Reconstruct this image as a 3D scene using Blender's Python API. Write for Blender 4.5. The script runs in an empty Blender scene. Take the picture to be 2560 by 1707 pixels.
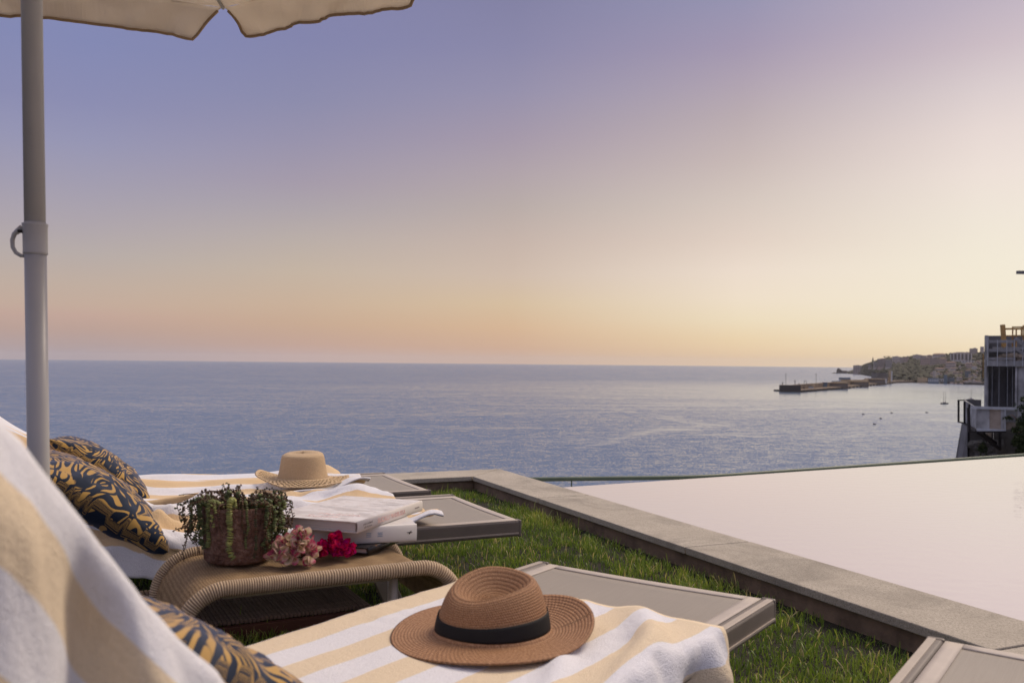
import bpy, bmesh, math, random
import numpy as np
from mathutils import Vector, Matrix, noise

random.seed(11)
rng = np.random.default_rng(5)
R = math.radians
S = bpy.context.scene
COL = S.collection

# ------------------------------------------------------------------ camera
CAM_H = 0.96            # eye above the lawn
FPX = 2240.0            # focal length in photo pixels (photo 2560 wide)
ROLL = 0.0094
cam_d = bpy.data.cameras.new('camera')
cam_d.sensor_width = 36.0
cam_d.lens = FPX / 2560.0 * 36.0
cam_d.shift_y = 52.5 / 2560.0
cam_d.clip_start = 0.05
cam_d.clip_end = 90000.0
cam_d.dof.use_dof = True
cam_d.dof.focus_distance = 4.2
cam_d.dof.aperture_fstop = 5.6
cam = bpy.data.objects.new('camera', cam_d)
COL.objects.link(cam)
cam.matrix_world = (Matrix.Translation((0, 0, CAM_H)) @ Matrix.Rotation(R(90), 4, 'X')
                    @ Matrix.Rotation(ROLL, 4, 'Z'))
S.camera = cam
S.render.resolution_x, S.render.resolution_y = 1024, 682

# ------------------------------------------------------------------ sky
SUN_AZ = R(47)          # to the right of the view axis (+Y)
SUN_EL = R(50)
W = bpy.data.worlds.new('World')
S.world = W
W.use_nodes = True
wn, wl = W.node_tree.nodes, W.node_tree.links
wn.clear()


def s2l(c):
    return tuple(((x / 255) / 12.92 if x / 255 <= 0.04045 else ((x / 255 + 0.055) / 1.055) ** 2.4) for x in c) + (1,)


def wmath(op, a, b=None, c=None):
    n = wn.new('ShaderNodeMath')
    n.operation = op
    for i, x in enumerate((a, b, c)):
        if x is None:
            continue
        if isinstance(x, (int, float)):
            n.inputs[i].default_value = x
        else:
            wl.new(x, n.inputs[i])
    return n.outputs[0]


tc = wn.new('ShaderNodeTexCoord')
sep = wn.new('ShaderNodeSeparateXYZ')
wl.new(tc.outputs['Generated'], sep.inputs[0])
dx, dy, dz = sep.outputs
hor = wmath('SQRT', wmath('MAXIMUM', wmath('ADD', wmath('MULTIPLY', dx, dx), wmath('MULTIPLY', dy, dy)), 1e-6))
cosd = wmath('DIVIDE', wmath('ADD', wmath('MULTIPLY', dx, math.sin(SUN_AZ)), wmath('MULTIPLY', dy, math.cos(SUN_AZ))), hor)
ang = wmath('MULTIPLY', wmath('ARCCOSINE', wmath('MINIMUM', wmath('MAXIMUM', cosd, -1.0), 1.0)), 180 / math.pi)
elev = wmath('MAXIMUM', dz, 0.0)


def ramp(stops):
    r = wn.new('ShaderNodeValToRGB')
    r.color_ramp.interpolation = 'LINEAR'
    e = r.color_ramp.elements
    while len(e) > 1:
        e.remove(e[-1])
    for i, (p, c) in enumerate(stops):
        el = e[0] if i == 0 else e.new(p)
        el.position = p
        el.color = s2l(c)
    wl.new(elev, r.inputs[0])
    return r.outputs[0]


ZEN = (225, 221, 227)
UP = (177, 174, 202)
sky_far = [(0, (150, 142, 158)), (.03, (160, 146, 150)), (.08, (168, 156, 158)), (.16, (156, 152, 170)), (.25, (138, 140, 176)), (.36, (134, 139, 180)), (.55, (168, 168, 202)), (1, ZEN)]
sky_72 = [(.0025, (172, 155, 158)), (.0125, (178, 157, 154)), (.029, (188, 160, 148)), (.043, (196, 166, 152)), (.0536, (197, 172, 155)), (.074, (193, 174, 160)), (.105, (183, 172, 168)),
          (.1345, (174, 165, 172)), (.174, (162, 157, 176)), (.213, (150, 150, 180)), (.251, (139, 141, 178)), (.305, (131, 137, 179)), (.38, (131, 137, 179)), (.55, UP), (1, ZEN)]
sky_60 = [(.005, (195, 167, 158)), (.018, (196, 163, 146)), (.0395, (201, 170, 145)), (.06, (203, 177, 153)), (.096, (197, 180, 163)), (.131, (186, 174, 168)), (.163, (173, 164, 170)),
          (.19, (165, 155, 170)), (.231, (152, 147, 172)), (.272, (140, 140, 172)), (.329, (131, 133, 172)), (.39, (130, 132, 172)), (.55, UP), (1, ZEN)]
sky_47 = [(.005, (206, 173, 150)), (.016, (209, 172, 144)), (.038, (216, 182, 148)), (.065, (215, 191, 160)), (.0964, (208, 188, 172)), (.135, (198, 180, 170)), (.171, (185, 172, 168)),
          (.208, (176, 163, 170)), (.243, (165, 153, 170)), (.289, (150, 145, 172)), (.333, (138, 136, 169)), (.375, (131, 130, 164)), (.42, (133, 132, 168)), (.55, UP), (1, ZEN)]
sky_33 = [(.009, (232, 200, 160)), (.0264, (237, 212, 172)), (.048, (239, 222, 191)), (.072, (240, 224, 202)), (.1, (237, 221, 205)), (.133, (226, 209, 196)), (.175, (213, 199, 190)),
          (.216, (200, 185, 182)), (.26, (186, 172, 177)), (.294, (175, 162, 177)), (.326, (163, 152, 176)), (.367, (151, 148, 177)), (.42, (148, 146, 178)), (.55, (180, 174, 202)), (1, ZEN)]
sky_19 = [(.01, (244, 222, 180)), (.03, (245, 229, 200)), (.062, (245, 235, 212)), (.1057, (243, 234, 215)), (.148, (240, 230, 216)), (.188, (238, 225, 216)), (.228, (231, 217, 212)),
          (.267, (218, 205, 206)), (.305, (203, 188, 196)), (.341, (190, 178, 192)), (.42, (178, 168, 190)), (.55, (188, 180, 204)), (1, ZEN)]
sky_sun = [(.01, (250, 230, 190)), (.03, (250, 235, 208)), (.062, (250, 240, 220)), (.1057, (249, 240, 224)), (.188, (246, 235, 226)), (.267, (236, 222, 220)), (.341, (216, 204, 212)), (.55, (204, 196, 214)), (1, ZEN)]
rs = [ramp(c) for c in (sky_sun, sky_19, sky_33, sky_47, sky_60, sky_72, sky_far)]

def wmix(a, b, lo, hi):
    m = wn.new('ShaderNodeMapRange')
    m.inputs[1].default_value, m.inputs[2].default_value = lo, hi
    wl.new(ang, m.inputs[0])
    x = wn.new('ShaderNodeMix')
    x.data_type = 'RGBA'
    wl.new(m.outputs[0], x.inputs[0])
    wl.new(a, x.inputs[6])
    wl.new(b, x.inputs[7])
    return x.outputs[2]


sky = rs[0]
for k, (lo, hi) in enumerate(((3, 19.4), (19.4, 32.7), (32.7, 47), (47, 60.3), (60.3, 72.5), (72.5, 125))):
    sky = wmix(sky, rs[k + 1], lo, hi)
bg = wn.new('ShaderNodeBackground')
bg.inputs[1].default_value = 1.0
wl.new(sky, bg.inputs[0])
wo = wn.new('ShaderNodeOutputWorld')
wl.new(bg.outputs[0], wo.inputs[0])

# ------------------------------------------------------------------ sun
sd = bpy.data.lights.new('sun', 'SUN')
sd.energy = 2.4
sd.angle = R(28)
sd.color = (1.0, 0.83, 0.64)
so = bpy.data.objects.new('sun', sd)
COL.objects.link(so)
sv = Vector((math.sin(SUN_AZ) * math.cos(SUN_EL), math.cos(SUN_AZ) * math.cos(SUN_EL), math.sin(SUN_EL)))
so.rotation_euler = sv.to_track_quat('Z', 'Y').to_euler()
so.location = (30, 30, 20)

# ------------------------------------------------------------------ exposure
vs = S.view_settings
S.display_settings.display_device = 'sRGB'
vs.view_transform = 'Standard'
vs.look = 'None'
vs.exposure = 0.0
vs.gamma = 1.0
vs.use_curve_mapping = False
S.cycles.use_denoising = True
S.cycles.max_bounces = 8
S.cycles.diffuse_bounces = 3
S.cycles.glossy_bounces = 3
S.cycles.transparent_max_bounces = 8
S.cycles.volume_bounces = 1
S.cycles.sample_clamp_indirect = 6.0


# ================================================================== helpers
def ray(X, Y):
    u, v = X - 1280.0, Y - 906.0
    c, s = math.cos(ROLL), math.sin(ROLL)
    return (u * c + v * s) / FPX, (v * c - u * s) / FPX


def onz(X, Y, z):
    a, b = ray(X, Y)
    d = (CAM_H - z) / b
    return Vector((a * d, d, z))


def atd(X, Y, d):
    a, b = ray(X, Y)
    return Vector((a * d, d, CAM_H - b * d))


def tag(o, label=None, cat=None, group=None, kind=None):
    if label:
        o['label'] = label
    if cat:
        o['category'] = cat
    if group:
        o['group'] = group
    if kind:
        o['kind'] = kind
    return o


def thing(name, label, cat, loc=(0, 0, 0), rot=0.0, group=None):
    o = bpy.data.objects.new(name, None)
    o.empty_display_size = 0.1
    COL.objects.link(o)
    o.location = loc
    o.rotation_euler = (0, 0, rot)
    return tag(o, label, cat, group)


class MB:
    def __init__(s):
        s.v, s.f, s.a = [], [], []

    def add(s, vs, fs, at=None):
        n = len(s.v)
        s.v += [tuple(p) for p in vs]
        s.f += [tuple(i + n for i in f) for f in fs]
        s.a += (at if at is not None else [(0, 0, 0)] * len(vs))
        return s

    def box(s, c, d, M=None):
        c = Vector(c)
        vs = []
        for z in (-.5, .5):
            for x, y in ((-.5, -.5), (.5, -.5), (.5, .5), (-.5, .5)):
                p = Vector((x * d[0], y * d[1], z * d[2]))
                vs.append(c + (M @ p if M is not None else p))
        return s.add(vs, [(3, 2, 1, 0), (4, 5, 6, 7), (0, 1, 5, 4), (1, 2, 6, 5), (2, 3, 7, 6), (3, 0, 4, 7)])

    def beam(s, p0, p1, w, h, up=(0, 0, 1)):
        p0, p1 = Vector(p0), Vector(p1)
        x = (p1 - p0)
        L = x.length
        x.normalize()
        up = Vector(up)
        if abs(x.dot(up)) > .99:
            up = Vector((0, 1, 0))
        y = up.cross(x).normalized()
        z = x.cross(y)
        M = Matrix((x, y, z)).transposed()
        return s.box((p0 + p1) / 2, (L, w, h), M)

    def tube(s, pts, r, n=10, caps=True):
        pts = [Vector(p) for p in pts]
        m = len(pts)
        rr = r if isinstance(r, (list, tuple)) else [r] * m
        t0 = (pts[1] - pts[0]).normalized()
        up = Vector((0, 0, 1)) if abs(t0.z) < .9 else Vector((1, 0, 0))
        nrm = (up - t0 * up.dot(t0)).normalized()
        vs = []
        for i in range(m):
            t = (pts[min(i + 1, m - 1)] - pts[max(i - 1, 0)]).normalized()
            nrm = (nrm - t * nrm.dot(t)).normalized()
            b = t.cross(nrm)
            for k in range(n):
                a = 2 * math.pi * k / n
                vs.append(pts[i] + (nrm * math.cos(a) + b * math.sin(a)) * rr[i])
        fs = [(i * n + k, i * n + (k + 1) % n, (i + 1) * n + (k + 1) % n, (i + 1) * n + k)
              for i in range(m - 1) for k in range(n)]
        if caps:
            fs += [tuple(range(n))[::-1], tuple((m - 1) * n + k for k in range(n))]
        return s.add(vs, fs)

    def lathe(s, prof, n=32, c=(0, 0, 0), cap0=False, cap1=False):
        c = Vector(c)
        vs = [c + Vector((r * math.cos(2 * math.pi * k / n), r * math.sin(2 * math.pi * k / n), z)) for r, z in prof for k in range(n)]
        m = len(prof)
        fs = [(i * n + k, i * n + (k + 1) % n, (i + 1) * n + (k + 1) % n, (i + 1) * n + k)
              for i in range(m - 1) for k in range(n)]
        if cap0:
            fs.append(tuple(range(n))[::-1])
        if cap1:
            fs.append(tuple((m - 1) * n + k for k in range(n)))
        return s.add(vs, fs)

    def grid(s, fn, nu, nv, skip=None, wrap=False):
        vs, at = [], []
        cols = nu if wrap else nu + 1
        for j in range(nv + 1):
            for i in range(cols):
                p = fn(i / nu, j / nv)
                if len(p) == 2 and hasattr(p[0], '__len__'):
                    vs.append(p[0])
                    at.append(tuple(p[1]) + (0,) * (3 - len(p[1])))
                else:
                    vs.append(p)
                    at.append((i / nu, j / nv, 0))
        fs = []
        for j in range(nv):
            for i in range(nu):
                if skip and skip(i, j):
                    continue
                i2 = (i + 1) % cols
                fs.append((j * cols + i, j * cols + i2, (j + 1) * cols + i2, (j + 1) * cols + i))
        return s.add(vs, fs, at)

    def prism(s, poly, z0, z1):
        n = len(poly)
        vs = [(x, y, z0) for x, y in poly] + [(x, y, z1) for x, y in poly]
        fs = [tuple(range(n))[::-1], tuple(range(n, 2 * n))] + [(i, (i + 1) % n, n + (i + 1) % n, n + i) for i in range(n)]
        return s.add(vs, fs)

    def blob(s, c, r, seed=0, sub=1, amp=.25):
        bm = bmesh.new()
        bmesh.ops.create_icosphere(bm, subdivisions=sub, radius=1)
        r = r if isinstance(r, (tuple, list)) else (r, r, r)
        vs = []
        for v in bm.verts:
            k = 1 + amp * noise.noise(v.co * 1.7 + Vector((seed * 3.1, seed, -seed)))
            vs.append((c[0] + v.co.x * r[0] * k, c[1] + v.co.y * r[1] * k, c[2] + v.co.z * r[2] * k))
        bm.verts.ensure_lookup_table()
        fs = [tuple(v.index for v in f.verts) for f in bm.faces]
        bm.free()
        return s.add(vs, fs)

    def build(s, name, mat, parent=None, smooth=False, origin=None, bevel=0.0, sub=0, solid=0.0, seg=2):
        me = bpy.data.meshes.new(name)
        if origin is not None:
            o = Vector(origin)
            s.v = [tuple(Vector(p) - o) for p in s.v]
        me.from_pydata(s.v, [], s.f)
        if any(a != (0, 0, 0) for a in s.a):
            at = me.attributes.new('st', 'FLOAT_VECTOR', 'POINT')
            at.data.foreach_set('vector', np.array(s.a, dtype=np.float32).ravel())
        me.materials.append(mat)
        if smooth:
            me.shade_smooth()
        ob = bpy.data.objects.new(name, me)
        COL.objects.link(ob)
        if parent is not None:
            ob.parent = parent
        elif origin is not None:
            ob.location = origin
        if solid:
            m = ob.modifiers.new('solid', 'SOLIDIFY')
            m.thickness = solid
            m.offset = 0
        if bevel:
            m = ob.modifiers.new('bevel', 'BEVEL')
            m.width = bevel
            m.segments = seg
            m.limit_method = 'ANGLE'
            m.angle_limit = R(40)
        if sub:
            m = ob.modifiers.new('sub', 'SUBSURF')
            m.levels = m.render_levels = sub
        return ob


def dup(o, parent=None):
    c = o.copy()
    COL.objects.link(c)
    if parent is not None:
        c.parent = parent
    for ch in [x for x in bpy.data.objects if x.parent == o]:
        dup(ch, c)
    return c


class NT:
    """a small node-tree helper"""

    def __init__(s, name):
        s.m = bpy.data.materials.new(name)
        s.m.use_nodes = True
        s.t = s.m.node_tree
        s.n, s.l = s.t.nodes, s.t.links
        s.b = s.n['Principled BSDF']

    def new(s, kind, ins=None, **kw):
        x = s.n.new('ShaderNode' + kind)
        for k, v in kw.items():
            setattr(x, k, v)
        for k, v in (ins or {}).items():
            s.set(x.inputs[k], v)
        return x

    def set(s, inp, v):
        if isinstance(v, bpy.types.NodeSocket):
            s.l.new(v, inp)
        elif isinstance(v, (tuple, list)) and len(v) == 3 and inp.type == 'RGBA':
            inp.default_value = tuple(v) + (1,)
        else:
            inp.default_value = v

    def math(s, op, a, b=0.0, c=0.0, clamp=False):
        x = s.new('Math', {0: a, 1: b, 2: c}, operation=op)
        x.use_clamp = clamp
        return x.outputs[0]

    def coord(s, which='Object'):
        return s.new('TexCoord').outputs[which]

    def attr(s, name='st'):
        return s.new('Attribute', attribute_name=name).outputs['Vector']

    def mapping(s, vec, scale=(1, 1, 1), rot=(0, 0, 0), loc=(0, 0, 0)):
        return s.new('Mapping', {'Vector': vec, 'Scale': scale, 'Rotation': rot, 'Location': loc}).outputs[0]

    def noise(s, vec, scale, detail=3.0, rough=.55, dist=0.0):
        return s.new('TexNoise', {'Vector': vec, 'Scale': scale, 'Detail': detail, 'Roughness': rough, 'Distortion': dist}).outputs[0]

    def ramp(s, fac, stops, interp='LINEAR'):
        r = s.new('ValToRGB')
        r.color_ramp.interpolation = interp
        e = r.color_ramp.elements
        while len(e) > 1:
            e.remove(e[-1])
        for i, (p, c) in enumerate(stops):
            el = e[0] if i == 0 else e.new(p)
            el.position = p
            el.color = (c, c, c, 1) if isinstance(c, (int, float)) else tuple(c) + (1,)
        s.l.new(fac, r.inputs[0])
        return r.outputs[0]

    def mix(s, f, a, b, blend='MIX'):
        x = s.new('Mix', data_type='RGBA', blend_type=blend)
        s.set(x.inputs[0], f)
        s.set(x.inputs[6], a)
        s.set(x.inputs[7], b)
        return x.outputs[2]

    def bump(s, h, strength=.5, dist=.01, normal=None):
        x = s.new('Bump', {'Height': h, 'Strength': strength, 'Distance': dist})
        if normal is not None:
            s.l.new(normal, x.inputs['Normal'])
        s.l.new(x.outputs[0], s.b.inputs['Normal'])
        return x.outputs[0]

    def base(s, c, rough=.6, metal=0.0, spec=.5):
        s.set(s.b.inputs['Base Color'], c)
        s.set(s.b.inputs['Roughness'], rough)
        s.set(s.b.inputs['Metallic'], metal)
        s.set(s.b.inputs['Specular IOR Level'], spec)
        return s


def simple(name, col, rough=.6, var=.15, scale=8.0, bump=.0, bscale=60.0, bdist=.002, metal=0.0, spec=.4, coord='Object'):
    """a plain surface with mottled colour and fine relief"""
    t = NT(name)
    v = t.coord(coord)
    n = t.noise(v, scale, 5, .6)
    c2 = tuple(x * (1 - var) for x in col)
    c3 = tuple(min(1, x * (1 + var)) for x in col)
    t.base(t.ramp(n, [(.3, c2), (.7, c3)]), rough, metal, spec)
    if bump:
        t.bump(t.noise(v, bscale, 4, .6), bump, bdist)
    return t.m


# ================================================================== materials
def mat_sea():
    t = NT('sea_water')
    v = t.coord()

    def slopes(sc, k, det, mp=(1, 1, 1), rot=0.0):
        n = t.new('TexNoise', {'Vector': t.mapping(v, mp, rot=(0, 0, rot)), 'Scale': sc, 'Detail': det, 'Roughness': .6})
        x = t.new('VectorMath', {0: n.outputs[1], 1: (.5, .5, .5)}, operation='SUBTRACT')
        return t.new('VectorMath', {0: x.outputs[0], 1: k}, operation='MULTIPLY').outputs[0]

    def add(a, b):
        return t.new('VectorMath', {0: a, 1: b}, operation='ADD').outputs[0]
    # wind lanes: bands of calmer water
    lane = t.noise(t.mapping(v, (.0016, .006, 1), rot=(0, 0, R(-8))), 1.0, 4, .6, 1.6)
    lane2 = t.noise(t.mapping(v, (.0009, .0040, 1), rot=(0, 0, R(20))), 1.0, 2, .5, 2.2)
    calm = t.ramp(t.math('ABSOLUTE', t.math('SUBTRACT', lane2, .5)), [(.0, 1.0), (.012, .6), (.028, 0.0)])
    # the water behind the breakwater lies calmer
    hb_ = t.new('VectorMath', {0: v, 1: (650, 1450, 0)}, operation='DISTANCE').outputs['Value']
    hm_ = t.new('MapRange', {0: hb_, 1: 200.0, 2: 1300.0, 3: .18, 4: 1.0}).outputs[0]
    st = t.math('MULTIPLY', hm_, t.math('MULTIPLY', t.ramp(lane, [(.3, .70), (.7, 1.0)]), t.math('SUBTRACT', 1.0, t.math('MULTIPLY', calm, .5))))
    wv_ = t.new('TexNoise', {'Vector': v, 'Scale': .012, 'Detail': 2.0})
    wo_v = t.new('VectorMath', {0: t.new('VectorMath', {0: wv_.outputs[1], 1: (.5, .5, .5)}, operation='SUBTRACT').outputs[0], 1: (60, 90, 0)}, operation='MULTIPLY').outputs[0]
    vw = t.new('VectorMath', {0: v, 1: wo_v}, operation='ADD').outputs[0]
    slick = None
    for (a0, b0, wd) in (((40, 470), (80, 570), 6), ((80, 570), (118, 660), 9), ((118, 660), (175, 705), 11), ((150, 690), (128, 800), 9), ((128, 800), (95, 900), 5),
                         ((215, 890), (310, 950), 6), ((30, 800), (90, 830), 5), ((430, 1130), (560, 1160), 9), ((330, 900), (420, 900), 5), ((520, 860), (640, 850), 6), ((380, 760), (560, 735), 5)):
        ab = (b0[0] - a0[0], b0[1] - a0[1], 0)
        pa = t.new('VectorMath', {0: vw, 1: (a0[0], a0[1], 0)}, operation='SUBTRACT').outputs[0]
        tt = t.math('DIVIDE', t.new('VectorMath', {0: pa, 1: ab}, operation='DOT_PRODUCT').outputs['Value'], ab[0] ** 2 + ab[1] ** 2, clamp=True)
        pr_ = t.new('VectorMath', {0: ab, 3: tt}, operation='SCALE').outputs[0]
        ds = t.new('VectorMath', {0: pa, 1: pr_}, operation='DISTANCE').outputs['Value']
        f_ = t.new('MapRange', {0: ds, 1: wd * .3, 2: wd * 1.6, 3: 1.0, 4: 0.0}).outputs[0]
        slick = f_ if slick is None else t.math('MAXIMUM', slick, f_)
    brk = t.ramp(t.noise(t.mapping(v, (.05, .03, 1)), 1.0, 3, .6), [(.35, .25), (.6, 1.0)])
    st = t.math('MULTIPLY', st, t.math('SUBTRACT', 1.0, t.math('MULTIPLY', t.math('MULTIPLY', slick, brk), .72)))
    s1 = slopes(1.0, (.85, 1.2, 0), 2)
    s2 = slopes(.20, (.34, .60, 0), 2, (.6, 1, 1), R(10))
    s3 = slopes(.022, (.06, .13, 0), 2, (.5, 1, 1), R(-12))
    # mean tilt towards the shore, added so the water mirrors higher, bluer sky
    sl = t.new('VectorMath', {0: add(add(add(s1, s2), s3), (.03, -.15, 0)), 3: st}, operation='SCALE').outputs[0]
    nv = t.new('VectorMath', {0: add(sl, (0, 0, 1))}, operation='NORMALIZE').outputs[0]
    t.base((.112, .160, .238), .14, 0, .5)  # body colour lifted and blued to stand in for reflected sky light
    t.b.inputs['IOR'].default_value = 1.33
    t.l.new(nv, t.b.inputs['Normal'])
    return t.m


def mat_pool_water():
    t = NT('pool_water')
    v = t.coord()
    h = t.noise(t.mapping(v, (1, 1.6, 1), rot=(0, 0, R(25))), 9.0, 2, .5)
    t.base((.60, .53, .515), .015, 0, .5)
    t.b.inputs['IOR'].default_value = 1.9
    t.bump(h, .05, .02)
    return t.m


def mat_pool_tile():
    t = NT('pool_mosaic_tile')
    v = t.coord()
    n = t.noise(v, 1.2, 3, .6)
    t.base(t.ramp(n, [(.3, (.86, .79, .77)), (.7, (.90, .83, .81))]), .4)
    return t.m


def mat_stone():
    t = NT('coping_granite')
    v = t.coord()
    sp = t.noise(v, 170, 3, .75)
    big = t.noise(v, 5, 5, .65)
    c = t.ramp(sp, [(.32, (.20, .175, .14)), (.46, (.42, .37, .295)), (.60, (.52, .455, .37)), (.75, (.64, .58, .49))])
    c = t.mix(t.ramp(big, [(.35, 0.0), (.7, .55)]), c, (.33, .285, .225), 'MIX')
    oi = t.new('ObjectInfo').outputs['Random']
    tone = t.new('MapRange', {0: oi, 3: .78, 4: 1.02}).outputs[0]
    stain = t.ramp(t.noise(v, 2.2, 4, .7, .8), [(.50, 1.0), (.62, .80), (.72, .70)])
    c = t.mix(1.0, c, t.new('CombineColor', {0: t.math('MULTIPLY', tone, stain), 1: t.math('MULTIPLY', tone, stain), 2: t.math('MULTIPLY', tone, stain)}).outputs[0], 'MULTIPLY')
    t.base(c, .72, 0, .3)
    t.bump(sp, .5, .003)
    return t.m


def mat_towel(stripe=.075, off=0.0, cream=(.80, .60, .36), hem=None):
    t = NT('striped_terry')
    a = t.attr()
    sx = t.new('SeparateXYZ', {0: a})
    s_, w_ = sx.outputs[0], sx.outputs[1]
    wob = t.math('MULTIPLY', t.math('SUBTRACT', t.noise(a, 60, 2), .5), .003)
    ph = t.math('FRACT', t.math('DIVIDE', t.math('ADD', t.math('ADD', w_, off), wob), stripe * 2))
    f = t.ramp(ph, [(.0, 0.0), (.012, 1.0), (.50, 1.0), (.512, 0.0)])
    fine = t.noise(a, 420, 2, .7)
    white = t.ramp(fine, [(.3, (.79, .78, .81)), (.7, (.90, .89, .92))])
    cr = t.ramp(fine, [(.3, tuple(x * .88 for x in cream)), (.7, tuple(min(1, x * 1.07) for x in cream))])
    c = t.mix(f, white, cr)
    if hem is not None:
        he = t.math('LESS_THAN', s_, hem)
        c = t.mix(he, c, tuple(min(1, x * 1.08) for x in cream))
    t.base(c, .95, 0, .1)
    t.b.inputs['Sheen Weight'].default_value = .25
    t.b.inputs['Sheen Roughness'].default_value = .6
    nrm = t.noise(a, 380, 2, .7)
    t.bump(t.math('ADD', nrm, t.math('MULTIPLY', t.noise(a, 90, 2), .7)), .9, .0035)
    return t.m


def mat_pillow(seed=0.0):
    t = NT('leaf_print_cotton')
    a = t.attr()
    a2 = t.mapping(a, loc=(seed, seed * .7, seed * .3))
    nz = t.new('TexNoise', {'Vector': a2, 'Scale': 1.5, 'Detail': 0.0})
    nv = t.new('VectorMath', {0: nz.outputs[1], 1: (1.1, 1.1, 1.1)}, operation='MULTIPLY')
    warp = t.new('VectorMath', {0: a2, 1: nv.outputs[0]}, operation='ADD').outputs[0]
    n1 = t.noise(t.mapping(warp, (1.0, 2.6, 1), rot=(0, 0, R(35))), 1.75, 0, .5)
    n2_ = t.noise(t.mapping(warp, (2.2, 1.0, 1), rot=(0, 0, R(-20))), 2.0, 0, .5)
    zone = t.ramp(t.noise(a2, 1.1, 0), [(.47, 0.0), (.50, 1.0)])
    band1 = t.ramp(t.math('MULTIPLY_ADD', t.math('SINE', t.math('MULTIPLY', n1, 46.0)), .5, .5), [(.52, 0.0), (.58, 1.0)])
    band2 = t.ramp(t.math('MULTIPLY_ADD', t.math('SINE', t.math('MULTIPLY', n2_, 34.0)), .5, .5), [(.51, 0.0), (.57, 1.0)])
    vo = t.new('TexVoronoi', {'Vector': warp, 'Scale': 1.5}, feature='DISTANCE_TO_EDGE')
    vo.inputs['Scale'].default_value = 2.1
    veins = t.ramp(vo.outputs[0], [(.035, 0.0), (.055, 1.0)])
    p = t.math('MULTIPLY', t.mix(zone, band1, band2), veins)
    c = t.mix(p, (.006, .014, .030), (.47, .285, .075))
    t.base(c, .85, 0, .15)
    t.b.inputs['Sheen Weight'].default_value = .35
    t.b.inputs['Sheen Tint'].default_value = (.7, .75, 1, 1)
    t.bump(t.noise(t.coord(), 500, 2), .3, .001)
    return t.m


def mat_straw(name, c1, c2, rings, radial):
    t = NT(name)
    a = t.attr()                    # x: ring coordinate, y: angle (turns)
    sx = t.new('SeparateXYZ', {0: a})
    rg = t.math('MULTIPLY', sx.outputs[0], rings)
    row = t.math('FLOOR', rg)
    fr = t.math('FRACT', rg)
    an = t.math('ADD', t.math('MULTIPLY', sx.outputs[1], radial), t.math('MULTIPLY', row, .5))
    diag = t.math('SINE', t.math('MULTIPLY', t.math('ADD', an, t.math('MULTIPLY', fr, .5)), 6.283))
    hump = t.math('SINE', t.math('MULTIPLY', fr, math.pi))
    h = t.math('ADD', t.math('MULTIPLY', hump, .7), t.math('MULTIPLY', diag, .25))
    cn = t.noise(t.new('CombineXYZ', {0: t.math('MULTIPLY', rg, 1.0), 1: t.math('MULTIPLY', sx.outputs[1], radial)}).outputs[0], 1.3, 3, .7)
    c = t.ramp(cn, [(.28, tuple(x * .62 for x in c1)), (.5, c1), (.72, c2)])
    c = t.mix(t.ramp(h, [(.0, .55), (.45, 0.0)]), c, tuple(x * .35 for x in c1))
    t.base(c, .62, 0, .3)
    t.bump(h, .75, .0022)
    return t.m


def mat_weave(name, c1, c2, sx=90.0, sy=90.0, d=.0025):
    t = NT(name)
    v = t.coord()
    w1 = t.new('TexWave', {'Vector': v, 'Scale': sx, 'Distortion': 3.0, 'Detail': 2.0, 'Detail Scale': .6}, bands_direction='Y')
    w2 = t.new('TexWave', {'Vector': v, 'Scale': sy, 'Distortion': 2.0, 'Detail': 1.0}, bands_direction='X')
    n = t.noise(v, 38, 4, .7)
    h = t.math('ADD', t.math('MULTIPLY', w1.outputs[1], .7), t.math('MULTIPLY', w2.outputs[1], .3))
    c = t.ramp(t.math('ADD', t.math('MULTIPLY', h, .6), t.math('MULTIPLY', n, .5)), [(.3, tuple(x * .55 for x in c1)), (.55, c1), (.85, c2)])
    t.base(c, .75, 0, .25)
    t.bump(h, .8, d)
    return t.m


def mat_attr_leaf(name, stops, rough=.5, trans=.0):
    t = NT(name)
    a = t.attr()
    sx = t.new('SeparateXYZ', {0: a})
    t.base(t.ramp(sx.outputs[0], stops), rough, 0, .3)
    if trans:
        t.b.inputs['Subsurface Weight'].default_value = 0.0
        t.b.inputs['Transmission Weight'].default_value = 0.0
    return t.m


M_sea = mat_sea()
M_pool = mat_pool_water()
M_tile = mat_pool_tile()
M_stone = mat_stone()
M_wall = simple('weathered_brown_render', (.21, .145, .095), .9, .45, 6, .6, 50, .004)
M_soil = simple('dark_soil', (.018, .014, .007), .95, .4, 12, .8, 60, .01)
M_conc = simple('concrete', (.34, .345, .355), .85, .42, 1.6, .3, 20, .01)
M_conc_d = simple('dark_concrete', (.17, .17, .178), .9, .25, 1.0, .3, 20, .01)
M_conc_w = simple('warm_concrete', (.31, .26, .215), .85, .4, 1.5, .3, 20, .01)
M_rock = simple('cliff_rock', (.10, .095, .09), .95, .45, .5, .7, 3, .1)
M_steel = simple('black_steel', (.012, .009, .009), .6, .2, 4)
M_gsteel = simple('galvanised_steel', (.45, .48, .52), .5, .15, 6, metal=.3)
M_timber = simple('yellow_formwork_timber', (.42, .26, .10), .8, .25, 3, .3, 25, .005)
M_plank = simple('grey_plank', (.27, .27, .28), .85, .25, 3, .3, 25, .005)
M_rail = simple('green_rail_paint', (.085, .115, .070), .45, .12, 6)
M_pole = simple('powder_coated_aluminium', (.44, .43, .41), .38, .05, 6, spec=.5)
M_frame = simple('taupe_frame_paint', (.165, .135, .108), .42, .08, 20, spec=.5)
M_frame_l = simple('taupe_frame_cap', (.42, .355, .285), .45, .08, 20, spec=.5)


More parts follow.
